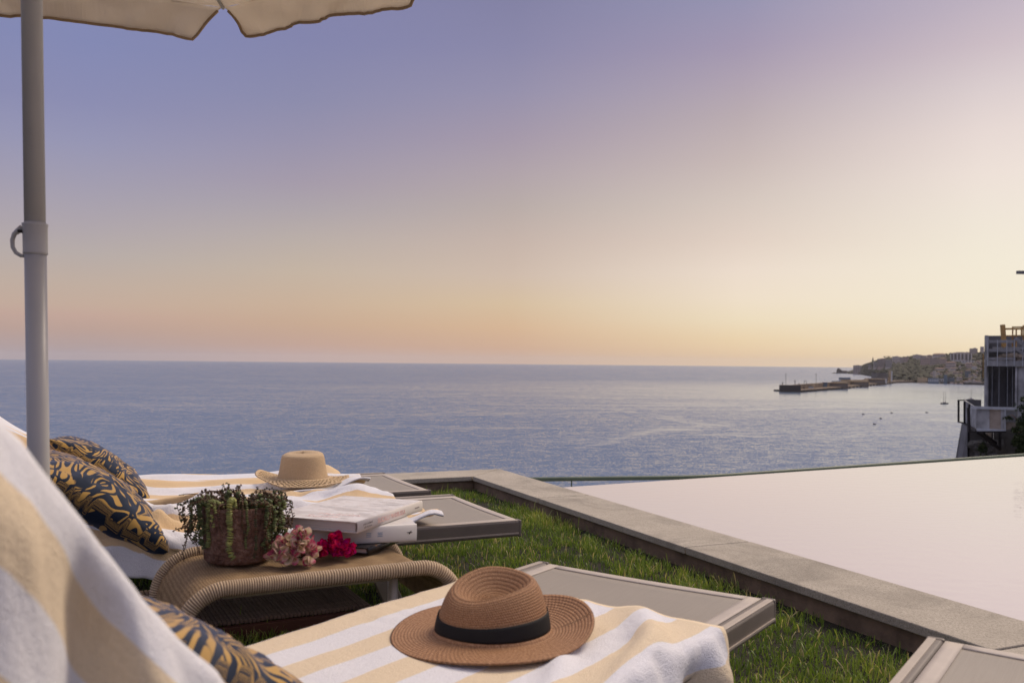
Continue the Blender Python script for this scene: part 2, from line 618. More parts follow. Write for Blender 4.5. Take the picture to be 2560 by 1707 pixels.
def mat_sling():
    t = NT('taupe_sling_mesh')
    v = t.coord()
    n1 = t.noise(t.mapping(v, (1.5, 60, 1)), 6, 3, .6)
    n2 = t.noise(v, 3, 3)
    c = t.ramp(t.math('ADD', t.math('MULTIPLY', n1, .5), t.math('MULTIPLY', n2, .5)), [(.35, (.285, .250, .210)), (.65, (.33, .290, .245))])
    t.base(c, .62, 0, .4)
    br = t.new('TexChecker', {'Vector': v, 'Scale': 700.0})
    t.bump(br.outputs[1], .35, .0008)
    return t.m


M_sling = mat_sling()
M_hem = simple('sling_hem', (.47, .41, .355), .6, .06, 20, .2, 500, .0006)
M_cream_leg = simple('cream_leg_paint', (.66, .57, .44), .4, .06, 12)
M_black = simple('black_grosgrain', (.006, .006, .007), .75, .2, 30, .3, 600, .0005)
M_canopy = NT('canvas')
_v = M_canopy.coord()
_n = M_canopy.noise(_v, 4, 4, .6)
M_canopy.base(M_canopy.ramp(_n, [(.3, (.77, .71, .62)), (.7, (.83, .77, .68))]), .85, 0, .15)
_tr = M_canopy.new('BsdfTranslucent', {'Color': (.85, .78, .69, 1)})
_mx = M_canopy.new('MixShader', {0: .48})
M_canopy.l.new(M_canopy.b.outputs[0], _mx.inputs[1])
M_canopy.l.new(_tr.outputs[0], _mx.inputs[2])
M_canopy.l.new(_mx.outputs[0], M_canopy.n['Material Output'].inputs[0])
M_canopy.bump(M_canopy.noise(M_canopy.mapping(_v, (1, 1, .30)), 11, 4, .6, .8), .9, .02)
M_canopy = M_canopy.m
M_trim = simple('brown_canvas_binding', (.34, .245, .155), .85, .1, 20)
M_clay = NT('rough_terracotta')
_v = M_clay.coord()
_n1, _n2 = M_clay.noise(_v, 22, 5, .7), M_clay.noise(_v, 90, 4, .7)
_c = M_clay.ramp(M_clay.math('ADD', M_clay.math('MULTIPLY', _n1, .6), M_clay.math('MULTIPLY', _n2, .4)),
                 [(.34, (.105, .055, .040)), (.5, (.225, .128, .094)), (.66, (.36, .24, .19))])
M_clay.base(_c, .9, 0, .15)
M_clay.bump(M_clay.math('ADD', _n2, M_clay.noise(_v, 45, 3, .7)), 1.0, .010)
M_clay = M_clay.m
M_white_cover = simple('cream_book_cloth', (.66, .61, .57), .5, .04, 10)
M_white2 = simple('white_book_jacket', (.68, .66, .64), .35, .04, 10)
M_dark_cover = NT('dark_glossy_cover')
_v = M_dark_cover.coord()
M_dark_cover.base(M_dark_cover.ramp(M_dark_cover.noise(_v, 16, 3, .6), [(.5, (.012, .011, .011)), (.60, (.03, .022, .018)), (.66, (.30, .12, .025)), (.70, (.02, .015, .012))]), .3)
M_dark_cover = M_dark_cover.m
M_pages = NT('paper_edge')
_v = M_pages.coord()
M_pages.base(M_pages.ramp(M_pages.noise(M_pages.mapping(_v, (2, 2, 900)), 1, 2), [(.3, (.46, .42, .39)), (.7, (.62, .58, .54))]), .8)
M_pages = M_pages.m
M_pinktext = simple('coral_ink', (.74, .46, .42), .6, .05)
M_pale_ink = simple('pale_coral_ink', (.80, .62, .585), .5, .05)
M_greytext = simple('grey_ink', (.30, .26, .24), .6, .05)
M_bluetext = simple('blue_ink', (.26, .38, .52), .6, .05)
M_blackink = simple('black_ink', (.01, .01, .012), .6, .05)


def mat_cover_print():
    t = NT('pale_cover_print')
    v = t.coord()
    n = t.noise(t.mapping(v, (1, 3, 1)), 9, 4, .65, .6)
    c = t.ramp(n, [(.30, (.46, .43, .41)), (.43, (.60, .56, .53)), (.50, (.76, .72, .69)), (.56, (.82, .80, .79)), (.62, (.64, .58, .53)), (.72, (.78, .74, .71))])
    t.base(c, .35, 0, .4)
    return t.m


M_print = mat_cover_print()
M_slat = NT('dark_wood_slat')
_v = M_slat.coord()
M_slat.base(M_slat.ramp(M_slat.noise(M_slat.mapping(_v, (3, 40, 3)), 5, 4, .7), [(.3, (.13, .085, .058)), (.7, (.30, .20, .14))]), .7)
M_slat.bump(M_slat.new('TexWave', {'Vector': _v, 'Scale': 40.0, 'Distortion': .6}, bands_direction='Y').outputs[1], .6, .003)
M_slat = M_slat.m
M_redwood = simple('red_brown_board', (.10, .038, .022), .7, .3, 5)
M_weave = mat_weave('seagrass_weave', (.37, .24, .125), (.56, .395, .225), 85, 45, .004)
M_rope = NT('rope_wrap')
_v = M_rope.attr()
_sx = M_rope.new('SeparateXYZ', {0: _v})
_h = _sx.outputs[0]
_nn = M_rope.noise(M_rope.coord(), 60, 3)
M_rope.base(M_rope.mix(M_rope.ramp(_nn, [(.3, 0.0), (.7, .5)]), M_rope.ramp(_h, [(.0, (.030, .016, .008)), (.4, (.28, .18, .10)), (1.0, (.66, .51, .34))]), (.30, .21, .125)), .6, 0, .35)
M_rope = M_rope.m

# ================================================================== sea, terraces, coast
SEA_Z = -45.0
mb = MB()
ys = [-26000, -4000, -500, 0, 250, 500, 1000, 2000, 4000, 8000, 14000, 24500]
xs = [-26000, -8000, -2500, -600, 0, 600, 2500, 8000, 26000]
mb.grid(lambda u, v: (xs[round(u * (len(xs) - 1))], ys[round(v * (len(ys) - 1))], 0), len(xs) - 1, len(ys) - 1)
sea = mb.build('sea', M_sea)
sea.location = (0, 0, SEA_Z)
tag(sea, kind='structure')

# frame of the coping: corner C, u towards the camera along the inner edge, n away to the pool
Cc = Vector((-.273, 6.37))
Uu = Vector((.3996, -.9167))
Nn = Vector((.9167, .3996))
CW = .355


def cw(u, n, z=0.0):
    p = Cc + Uu * u + Nn * n
    return Vector((p.x, p.y, z))


# lawn sheet (soil under the blades)
lawn_poly = [cw(-.02, .02), cw(9.5, .02), cw(9.5, -9), cw(-.02, -9)]
mb = MB().prism([(p.x, p.y) for p in lawn_poly], -.35, .05)
tag(mb.build('lawn_ground', M_soil), kind='structure')

# lower terrace under everything, with the outline of the green rail
rail_pts = [onz(-900, 1216, -.44), onz(400, 1203, -.44), onz(1750, 1187.5, -.44), onz(2560, 1133, -.44)]
rail_pts.append(rail_pts[-1] + (rail_pts[-1] - rail_pts[-2]) * 1.2)
off = [Vector((p.x - .05, p.y + .25)) for p in rail_pts]
poly = [(p.x, p.y) for p in off] + [(off[-1].x, -12), (-16, -12)]
mb = MB().prism(poly, -12, -1.5)
tag(mb.build('lower_terrace', M_conc), kind='structure')

# coast under the terrace and the tower, down to the sea
mb = MB()
rows = [(-60, -9), (10, -9.5), (26, -10), (46, -11), (66, -30), (90, -47)]
mb.grid(lambda u, v: (-40 + u * 200, rows[round(v * 5)][0] + 3 * noise.noise(Vector((u * 9, v * 4, 0))), rows[round(v * 5)][1] - (1.2 - 1.2 * abs(noise.noise(Vector((u * 12, v * 5, 3)))))), 30, 5)
tag(mb.build('coast_slope', M_rock, smooth=True), kind='structure')

# ------------------------------------------------------------------ coping wall
wall = thing('coping_wall', 'low brown wall capped with speckled stone slabs around the lawn and pool', 'wall', cw(0, 0))
wo_ = wall.location.copy()
mb = MB()
mb.prism([tuple(cw(u, n).xy) for u, n in ((-.30, .02), (-.30, .30), (9.5, .30), (9.5, .02))], -.3, .118)
mb.prism([tuple(cw(u, n).xy) for u, n in ((-.02, .015), (-.30, .015), (-.30, -9), (-.02, -9))], -.3, .117)
mb.build('wall_base', M_wall, wall, origin=wo_)
us = [None, 1.09, 2.62, 4.15, 5.68, 7.21, 8.74]
g = .0055
for i in range(6):
    if i == 0:
        q = [(0 + g, 0), (us[1] - g, 0), (us[1] - g, CW), (-CW + g, CW)]
    else:
        q = [(us[i] + g, 0), (us[i + 1] - g, 0), (us[i + 1] - g, CW), (us[i] + g, CW)]
    dz = random.uniform(-.0012, .0012)
    MB().prism([tuple(cw(*p).xy) for p in q], .118 + dz, .150 + dz).build('coping_slab', M_stone, wall, origin=wo_, bevel=.004)
ns = [None, -1.35, -2.88, -4.41, -5.94, -7.47, -9.0]
for i in range(6):
    if i == 0:
        q = [(0, -g), (-CW, CW - g * 2), (-CW, ns[1] + g), (0, ns[1] + g)]
    else:
        q = [(0, ns[i] - g), (-CW, ns[i] - g), (-CW, ns[i + 1] + g), (0, ns[i + 1] + g)]
    dz = random.uniform(-.0012, .0012)
    MB().prism([tuple(cw(*p).xy) for p in q], .118 + dz, .150 + dz).build('coping_slab', M_stone, wall, origin=wo_, bevel=.004)

# ------------------------------------------------------------------ infinity pool
Zw = .128
pA = onz(1425, 1217, Zw)
pB = onz(2560, 1141, Zw)
d = (pB - pA)
# where the weir line meets the outer face of the coping
k = 0
for k in np.linspace(-.2, .2, 400):
    q = pA + d * k
    if (Vector((q.x, q.y)) - Cc).dot(Nn) > CW - .02:
        break
w0 = pA + d * k
w1 = pB + d * .9
c1 = cw(9.5, CW - .02)
poly = [(w0.x, w0.y), (c1.x, c1.y), (w1.x + 4, c1.y), (w1.x + 4, w1.y + 2), (w1.x, w1.y)]
n_out = Vector((-d.y, d.x, 0)).normalized()
mb = MB()
wp = [Vector(p) for p in poly]
for i_ in (0, 4):
    wp[i_] = wp[i_] + n_out.xy * .008
mb.add([(p.x, p.y, Zw) for p in wp], [tuple(range(len(wp)))])
water = mb.build('pool_water', M_pool)
tag(water, kind='structure')
basin = thing('infinity_pool', 'infinity pool with pale mosaic tiles and an overflowing far edge', 'pool', (w0.x, w0.y, -1.1))
mb = MB()
mb.prism(poly, -.60, -.45)
mb.build('pool_floor', M_tile, basin, origin=basin.location)
mb = MB()
e0, e1 = w0 + n_out * .004, w1 + n_out * .004
mb.prism([(e0.x, e0.y), (e1.x, e1.y), (e1.x + n_out.x * .14, e1.y + n_out.y * .14), (e0.x + n_out.x * .14, e0.y + n_out.y * .14)], -1.6, Zw - .20)
mb.build('weir_wall', M_tile, basin, origin=basin.location)
mb = MB()
a0, a1 = cw(-.6, CW - .06), cw(9.5, CW - .06)
mb.prism([tuple(cw(u, n).xy) for u, n in ((.35, CW - .06), (9.5, CW - .06), (9.5, CW - .022), (.35, CW - .022))], -1.3, .116)
mb.build('side_wall', M_tile, basin, origin=basin.location)

# ------------------------------------------------------------------ green handrail
rail = thing('handrail', 'dark green tubular handrail below the terrace above the sea', 'railing', (rail_pts[2].x, rail_pts[2].y, -1.5))
pts = []
for a, b in zip(rail_pts[:-1], rail_pts[1:]):
    pts += [a.lerp(b, t) for t in np.linspace(0, 1, 24, endpoint=False)]
pts.append(rail_pts[-1])
for it in range(3):
    pts = [pts[0]] + [(pts[i - 1] + pts[i] * 2 + pts[i + 1]) / 4 for i in range(1, len(pts) - 1)] + [pts[-1]]
pts = [p - Vector((0, 0, .027)) for p in pts]
MB().tube(pts, .027, 12).build('rail_tube', M_rail, rail, smooth=True, origin=rail.location)
pp = onz(1429, 1195, -.46)
dirr = (rail_pts[2] - rail_pts[1]).normalized()
for k in range(-4, 2):
    q = pp + dirr * (2.0 * k)
    MB().beam((q.x, q.y, -1.5), (q.x, q.y, -.49), .014, .05).build('rail_post', M_rail, rail, origin=rail.location)
dir2 = (rail_pts[3] - rail_pts[2]).normalized()
for k in range(5):
    q = rail_pts[2] + dir2 * (1.2 + 2.0 * k)
    MB().beam((q.x, q.y, -1.5), (q.x, q.y, -.49), .014, .05).build('rail_post', M_rail, rail, origin=rail.location)


# ================================================================== grass
def grass():
    pts = []
    N = 260000
    X = rng.uniform(-2.4, 2.0, N)
    Y = rng.uniform(.9, 6.5, N)
    rel = np.stack([X - Cc.x, Y - Cc.y], 1)
    uu = rel @ np.array(Uu)
    nn = rel @ np.array(Nn)
    ok = (nn < -.012) & (uu > .012)
    X, Y, uu, nn = X[ok], Y[ok], uu[ok], nn[ok]
    # patchy growth
    g1 = np.array([noise.noise(Vector((x * 2.3, y * 2.3, 0))) for x, y in zip(X, Y)])
    g2 = np.array([noise.noise(Vector((x * 9, y * 9, 5))) for x, y in zip(X, Y)])
    edge = np.minimum(-nn, uu)
    dens = .82 + .50 * g1 + .70 * g2 - .65 * np.exp(-edge / .06) * (g1 < .25)
    far = np.clip((Y - 2.0) / 5, 0, .15)
    keep = rng.random(len(X)) < np.clip(dens - far, .12, 1)
    X, Y, g1, g2 = X[keep], Y[keep], g1[keep], g2[keep]
    n = len(X)
    H = (.023 + .032 * rng.random(n) ** 1.8) * (1 + .55 * g1 + .35 * g2)
    tall = rng.random(n) < .03
    H[tall] *= 1.7
    Wd = .0011 + .0014 * rng.random(n)
    an = rng.uniform(0, 2 * math.pi, n)
    lean = .12 + .75 * rng.random(n) ** 1.5
    la = rng.uniform(0, 2 * math.pi, n)
    lx, ly = np.cos(la) * lean, np.sin(la) * lean
    sx, sy = np.cos(an) * Wd, np.sin(an) * Wd
    V = np.zeros((n, 7, 3), np.float32)
    prof = [(0.0, 1.0, 0.0), (.45, .9, .28), (.8, .6, .68)]
    for i, (h, w, b) in enumerate(prof):
        for s, kk in ((-1, 0), (1, 1)):
            V[:, i * 2 + kk, 0] = X + s * sx * w + lx * H * b
            V[:, i * 2 + kk, 1] = Y + s * sy * w + ly * H * b
            V[:, i * 2 + kk, 2] = H * h * (1 - .25 * lean * h)
    V[:, 6, 0] = X + lx * H * 1.05
    V[:, 6, 1] = Y + ly * H * 1.05
    V[:, 6, 2] = H * (1 - .42 * lean)
    V[:, :, 2] += .048
    b = (np.arange(n) * 7)[:, None]
    q = np.concatenate([b + np.array([[0, 1, 3, 2]]), b + np.array([[2, 3, 5, 4]])], 1).reshape(-1, 4)
    tr = b + np.array([[4, 5, 6]])
    me = bpy.data.meshes.new('grass')
    me.vertices.add(n * 7)
    me.vertices.foreach_set('co', V.ravel())
    loops = np.concatenate([q.ravel(), tr.ravel()])
    me.loops.add(len(loops))
    me.loops.foreach_set('vertex_index', loops.astype(np.int32))
    npoly = len(q) + len(tr)
    me.polygons.add(npoly)
    st = np.concatenate([np.arange(len(q)) * 4, len(q) * 4 + np.arange(len(tr)) * 3]).astype(np.int32)
    me.polygons.foreach_set('loop_start', st)
    me.update(calc_edges=True)
    cv = np.clip(.44 + .75 * g1 + .30 * g2 + rng.normal(0, .17, n), 0, .92)
    dry = rng.random(n) < .075
    cv[dry] = 1.0
    A = np.zeros((n, 7, 3), np.float32)
    A[:, :, 0] = cv[:, None]
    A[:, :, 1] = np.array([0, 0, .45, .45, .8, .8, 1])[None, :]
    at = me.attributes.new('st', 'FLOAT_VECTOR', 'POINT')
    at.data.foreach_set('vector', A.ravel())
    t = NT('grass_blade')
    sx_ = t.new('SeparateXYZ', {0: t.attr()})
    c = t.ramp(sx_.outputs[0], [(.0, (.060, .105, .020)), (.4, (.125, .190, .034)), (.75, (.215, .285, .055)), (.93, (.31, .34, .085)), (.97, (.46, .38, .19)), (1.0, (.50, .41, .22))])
    t.base(c, .45, 0, .35)
    tl = t.new('BsdfTranslucent', {'Color': t.mix(1.0, c, (1.5, 1.5, .9), 'MULTIPLY')})
    mx = t.new('MixShader', {0: .35})
    t.l.new(t.b.outputs[0], mx.inputs[1])
    t.l.new(tl.outputs[0], mx.inputs[2])
    t.l.new(mx.outputs[0], t.n['Material Output'].inputs[0])
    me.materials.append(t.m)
    o = bpy.data.objects.new('grass', me)
    COL.objects.link(o)
    tag(o, 'green lawn grass with a few dry blades', 'grass', kind='stuff')


grass()

# ================================================================== sun loungers
LW = .69
ZT = .39


def make_lounger(label, foot_mid, h, ang, hinge=1.22, blen=.74, group='taupe sun loungers on the lawn'):
    rot = math.atan2(h[1], h[0])
    root = thing('sun_lounger', label, 'sun lounger', (foot_mid[0], foot_mid[1], 0), rot, group)
    for sgn in (-1, 1):
        y = sgn * (LW / 2 - .0165)
        mb = MB()
        mb.box((.975, y, ZT - .0295), (1.95, .033, .057))
        o = mb.build('side_rail', M_frame, root, bevel=.007, seg=3)
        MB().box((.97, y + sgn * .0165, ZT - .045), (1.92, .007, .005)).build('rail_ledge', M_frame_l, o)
        mb = MB()
        mb.box((.0035, y, ZT - .029), (.012, .0355, .0605))
        mb.build('end_cap', M_frame, o, bevel=.004)
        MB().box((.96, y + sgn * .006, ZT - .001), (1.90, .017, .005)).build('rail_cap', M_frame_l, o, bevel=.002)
        for x0, x1 in ((.56, .41), (1.42, 1.57)):
            mb = MB()
            mb.beam((x0, y - sgn * .004, ZT - .058), (x1, y - sgn * .004, 0.0), .026, .065, (1, 0, .2))
            mb.build('leg', M_frame, root, bevel=.004)
    for x in (.008, .55, 1.44, 1.93):
        mb = MB()
        mb.box((x + .012, 0, ZT - .036), (.028, LW - .068, .030))
        mb.build('cross_bar', M_frame, root, bevel=.005)
    Wi = LW - .070
    nx = 24

    def sl(u, v):
        x = .004 + u * (hinge - .01)
        y = (v - .5) * Wi
        sag = -.012 * math.sin(math.pi * v) * min(1, u * 6 + .15)
        return ((x, y, ZT - .007 + sag), (x, y, 0))
    MB().grid(sl, nx, 16).build('sling', M_sling, root, smooth=True, solid=.003)

    def hem(y0, y1, x0, x1, lift=.0028):
        def fn(u, v):
            x = x0 + u * (x1 - x0)
            y = y0 + v * (y1 - y0)
            vv = y / Wi + .5
            sag = -.012 * math.sin(math.pi * min(1, max(0, vv))) * min(1, (x / hinge) * 6 + .15)
            return (x, y, ZT - .007 + sag + lift)
        return fn
    MB().grid(hem(-Wi / 2, -Wi / 2 + .035, .0, hinge), 20, 3).build('hem', M_hem, root, smooth=True, solid=.002)
    MB().grid(hem(Wi / 2 - .035, Wi / 2, .0, hinge), 20, 3).build('hem', M_hem, root, smooth=True, solid=.002)
    MB().grid(hem(-Wi / 2 + .036, Wi / 2 - .036, .0, .030), 3, 16).build('hem', M_hem, root, smooth=True, solid=.002)
    ca, sa = math.cos(ang), math.sin(ang)
    bz = ZT - .014

    def bp(s, y, dz=0.0):
        return (hinge + ca * s - sa * dz, y, bz + sa * s + ca * dz)
    for sgn in (-1, 1):
        y = sgn * (Wi / 2 - .015)
        MB().beam(bp(0, y, -.012), bp(blen, y, -.012), .026, .030, (0, 0, 1)).build('back_rail', M_frame, root, bevel=.004)
    MB().beam(bp(blen, -Wi / 2 + .03, -.012), bp(blen, Wi / 2 - .03, -.012), .03, .026, (0, 0, 1)).build('back_rail', M_frame, root, bevel=.004)
    MB().grid(lambda u, v: (bp(u * blen, (v - .5) * (Wi - .06), -.016 * math.sin(math.pi * v)), (u, v, 0)), 12, 10).build('back_sling', M_sling, root, smooth=True, solid=.003)
    MB().beam(bp(blen * .62, 0, -.03), (hinge + .35 + ca * .2, 0, ZT - .06), .02, .5, (0, 0, 1)).build('prop', M_frame, root)
    return root


A1, A2, A3, A0 = R(52), R(31), R(31), R(0)
H1, H2, H3 = 1.43, 1.27, 1.25
L1 = make_lounger('taupe sun lounger with a fedora on its striped towel', (.3655, 2.38), (-.578, -.816), A1, hinge=H1)
L2 = make_lounger('taupe sun lounger behind the woven side table and books', (-.108, 3.555), (-.905, -.425), A2, hinge=H2)
L3 = make_lounger('taupe sun lounger with the pale crochet hat, farthest from the viewer', (-.505, 4.29), (-.90, -.436), A3, hinge=H3)
L0 = make_lounger('bare taupe sun lounger cut off at the bottom right corner', (1.165, 1.695), (-.583, -.812), A0)


# ------------------------------------------------------------------ towels
def fbm(x, y, z, o=3):
    return noise.fractal(Vector((x, y, z)), 1.0, 2.0, o)


def make_towel(label, root, mat, x0, hinge, ang, blen, y0, y1, drape, fold, nu=190, nv=110, over=.3, drop0=0.0, rnd=.16, skew=0.0, dr0=0.0, dr1=0.0):
    """a towel lying on the sling, up the backrest and over its top; drape hangs past the near rail (+y)"""
    ca, sa = math.cos(ang), math.sin(ang)
    zt = ZT + .006
    L1_, L2_ = hinge - x0, blen
    path = []
    n = 400
    tot = L1_ + L2_ + over
    for i in range(n + 1):
        s = tot * i / n
        if s < L1_:
            path.append((x0 + s, zt))
        elif s < L1_ + L2_:
            q = s - L1_
            path.append((hinge + ca * q, zt + sa * q))
        else:
            q = s - L1_ - L2_
            path.append((hinge + ca * L2_ + .05, zt + sa * L2_ - q * .97))
    path = np.array(path)
    kk = int(rnd / tot * n / 2)
    for it in range(3):
        pad = np.pad(path, ((kk, kk), (0, 0)), 'edge')
        cs = np.cumsum(np.insert(pad, 0, 0, axis=0), 0)
        sp_ = (cs[2 * kk + 1:] - cs[:-2 * kk - 1]) / (2 * kk + 1)
        sp_[:kk] = path[:kk]
        path = sp_
    tang = np.gradient(path, axis=0)
    tang /= np.linalg.norm(tang, axis=1)[:, None] + 1e-9
    wid = (y1 - y0) + drape

    def fn(u, v):
        i = u * n
        i0 = min(int(i), n - 1)
        f = i - i0
        p = path[i0] * (1 - f) + path[i0 + 1] * f
        t = tang[i0]
        s = u * tot
        w = v * (y1 - y0 + drape * (sm(dr0, dr1, s) if dr1 else 1.0))
        y = y0 + w
        dz, yy = 0.0, y
        r = .018
        if y > y1:
            e = y - y1
            yy = y1 + .012 * (1 - math.exp(-e / .012)) + e * .06
            dz = -(max(0, e - .004)) * .97
        hgt, dy_, ds_ = fold(s, w, max(0.0, y - y1), tot, wid)
        nx, nz = -t[1], t[0]
        return ((p[0] + nx * hgt + t[0] * ds_ + skew * (w - wid / 2) * (1 - min(1, u * 3)), yy + dy_, p[1] + nz * hgt + dz + t[1] * ds_), (s, w, 0))
    o = MB().grid(fn, nu, nv).build('towel', mat, None, smooth=True, solid=.007)
    o.location = root.location
    o.rotation_euler = root.rotation_euler
    return tag(o, label, 'towel', 'striped towels on the loungers')


def sm(a, b, x):
    t = min(1, max(0, (x - a) / (b - a)))
    return t * t * (3 - 2 * t)


def g2(x, y, cx, cy, sx, sy, rot=0.0):
    c, s = math.cos(rot), math.sin(rot)
    dx_, dy_ = x - cx, y - cy
    a, b = c * dx_ + s * dy_, -s * dx_ + c * dy_
    return math.exp(-(a / sx) ** 2 - (b / sy) ** 2)


def fold1(s, w, e, tot, wid):
    h = .004 + .004 * fbm(s * 3, w * 5, 1)
    h += .006 * max(0, fbm(s * 2.2, w * 2.6, 7)) * sm(.05, .3, s)
    h += .028 * g2(s, w, .16, .60, .20, .035, .55)            # ridge across the near corner
    h += .024 * g2(s, w, .33, .66, .16, .028, .2)
    h += .020 * g2(s, w, .30, .50, .28, .022, .42)
    h += .010 * g2(s, w, .10, .30, .16, .012, -.35)
    h += .0035 * (1 - abs(fbm(s * 7, w * 5, 41)) * 2.2) * sm(-.2, .3, fbm(s * 2, w * 2, 44))
    hm = sm(.15, .24, math.hypot(s - .335, w - .334))
    h = .005 + (h - .005) * hm
    dy = 0.0
    if e > 0:
        dy = .030 * sm(0, .1, e) * math.sin(s * 22 + 2 * fbm(s * 2, 0, 3)) + .012 * fbm(s * 9, e * 4, 2)
    if s > .85:                       # loose rumples up the backrest
        h += .020 * max(0, fbm(s * 2.0, w * 4.5, 4)) + .006
    return h, dy, 0


def fold2(s, w, e, tot, wid):
    k = sm(.0, .25, s)
    c = w + .05 * fbm(s * 1.6, w * 1.0, 2) + .02 * math.sin(s * 4)
    h = .005 + .046 * max(0, math.sin(c * 34 + 1.5 * fbm(s * 2.2, 0, 31))) ** 2 * (.2 + .8 * sm(-.3, .4, fbm(s * 2.4, w * 3, 5))) * (.35 + .65 * k)
    h += .024 * max(0, fbm(s * 3.6, w * 7, 11)) + .005 * (1 - abs(fbm(s * 8, w * 9, 42)) * 2.2)
    h += .030 * g2(s, w, .03, wid - .17, .07, .05, .8) + .045 * g2(s, w, .16, .10, .10, .05, .3)
    h += .030 * g2(s, w, .62, .60, .28, .022, .22) + .028 * g2(s, w, .80, .42, .22, .020, -.18) + .026 * g2(s, w, .55, .30, .30, .020, .12) + .030 * g2(s, w, .95, .62, .10, .03, 1.1)
    dy = .012 * fbm(s * 7, e * 5, 4) * (1 if e > 0 else 0)
    if e > 0:
        h += .012 * math.sin(s * 13 + 1)
    return h, dy, .015 * fbm(s * 2, w * 5, 9) * (1 - k)


def fold3(s, w, e, tot, wid):
    k = sm(.0, .2, s)
    c = w + .06 * fbm(s * 1.4, w, 12) + .03 * math.sin(s * 3.2 + 1)
    h = .006 + .042 * max(0, math.sin(c * 27 + .6 + 1.4 * fbm(s * 2.0, 0, 33))) ** 2 * (.3 + .7 * sm(-.3, .4, fbm(s * 1.3, w * 3, 15)))
    h += .012 * max(0, fbm(s * 3, w * 6, 21))
    h += .050 * g2(s, w, .05, wid - .12, .08, .10, .2) + .05 * g2(s, w, .06, .10, .06, .06, .8)
    dy = .010 * fbm(s * 7, e * 5, 14) * (1 if e > 0 else 0)
    return h, dy, .02 * fbm(s * 2, w * 5, 19) * (1 - k)


MT1 = mat_towel(.0745, .0, (.86, .70, .48), hem=.012)
MT2 = mat_towel(.075, .03, (.80, .58, .33))
T1 = make_towel('cream and white striped towel under the brown fedora, rising blurred at the left', L1, MT1, .345, H1, A1, .80, -LW / 2 - .004, LW / 2 - .004, .30, fold1, skew=-.06)
T2 = make_towel('rumpled cream and white striped towel behind the potted plant and books', L2, MT2, .30, H2, A2, .78, -LW / 2 + .0, LW / 2 - .004, .150, fold2, dr0=.35, dr1=.75)
T3 = make_towel('folded cream and white striped towel under the pale crochet hat', L3, mat_towel(.075, .06, (.80, .58, .33)), .27, H3, A3, .78, -LW / 2, LW / 2 - .004, .06, fold3, dr0=.3, dr1=.7)


# ------------------------------------------------------------------ pillows
def make_pillow(label, root, centre, ax, ay, size, T, seed, group='blue and ochre leaf print pillows'):
    ax = Vector(ax).normalized()
    ay = Vector(ay)
    ay = (ay - ax * ay.dot(ax)).normalized()
    az = ax.cross(ay)
    hs = size / 2
    N = 44
    mb = MB()
    for side in (1, -1):
        def fn(u, v):
            a, b = 2 * u - 1, 2 * v - 1
            a = math.copysign(abs(a) ** .85, a)
            b = math.copysign(abs(b) ** .85, b)
            x = hs * a * (1 - .11 * (1 - b * b))
            y = hs * b * (1 - .11 * (1 - a * a))
            t = T / 2 * max(0, (1 - a * a) * (1 - b * b)) ** .42
            t *= 1 + .10 * fbm(a * 1.6 + seed, b * 1.6, side * 2.0)
            rad = max(abs(a), abs(b))
            t += .006 * fbm(a * 5, b * 5, seed + side) * (1 - rad ** 3) + .004 * math.sin(14 * math.atan2(b, a)) * sm(.5, .95, rad) * (1 - sm(.95, 1, rad))
            return (ax * x + ay * y + az * (side * t), (a * 1.0 + (3 if side < 0 else 0), b, seed))
        mb.grid(fn, N, N)
    bm_o = mb.build('pillow', mat_pillow(seed), None, smooth=True)
    bm = bmesh.new()
    bm.from_mesh(bm_o.data)
    bmesh.ops.remove_doubles(bm, verts=bm.verts, dist=1e-4)
    bmesh.ops.recalc_face_normals(bm, faces=bm.faces)
    bm.to_mesh(bm_o.data)
    bm.free()
    M = Matrix.Translation(root.location) @ root.rotation_euler.to_matrix().to_4x4()
    bm_o.matrix_world = M @ Matrix.Translation(centre)
    return tag(bm_o, label, 'pillow', group)


def bpt(hinge, ang, s, y, off):
    return (hinge + math.cos(ang) * s - math.sin(ang) * off, y, ZT + math.sin(ang) * s + math.cos(ang) * off)


make_pillow('blue and ochre leaf print pillow leaning behind the potted plant, nearer of the pair', L2, bpt(H2, A2, .180, .185, .048), (math.cos(A2 + .06), .10, math.sin(A2 + .06)), (.08, 1, .03), .46, .17, 1.3)
make_pillow('blue and ochre leaf print pillow half hidden behind its twin, farther of the pair', L3, bpt(H3, A3, .125, .03, .050), (math.cos(A3 + .10), -.06, math.sin(A3 + .10)), (-.06, 1, .03), .46, .17, 4.1)
make_pillow('blurred blue and ochre leaf print pillow at the bottom edge by the striped towel', L1, (1.395, -.07, ZT + .128), (math.cos(R(34)), .04, math.sin(R(34))), (0, 1, .04), .44, .15, 7.7)


# ------------------------------------------------------------------ hats
def lpos(root, x, y, z=0.0):
    M = Matrix.Translation(root.location) @ root.rotation_euler.to_matrix().to_4x4()
    return M @ Vector((x, y, z))


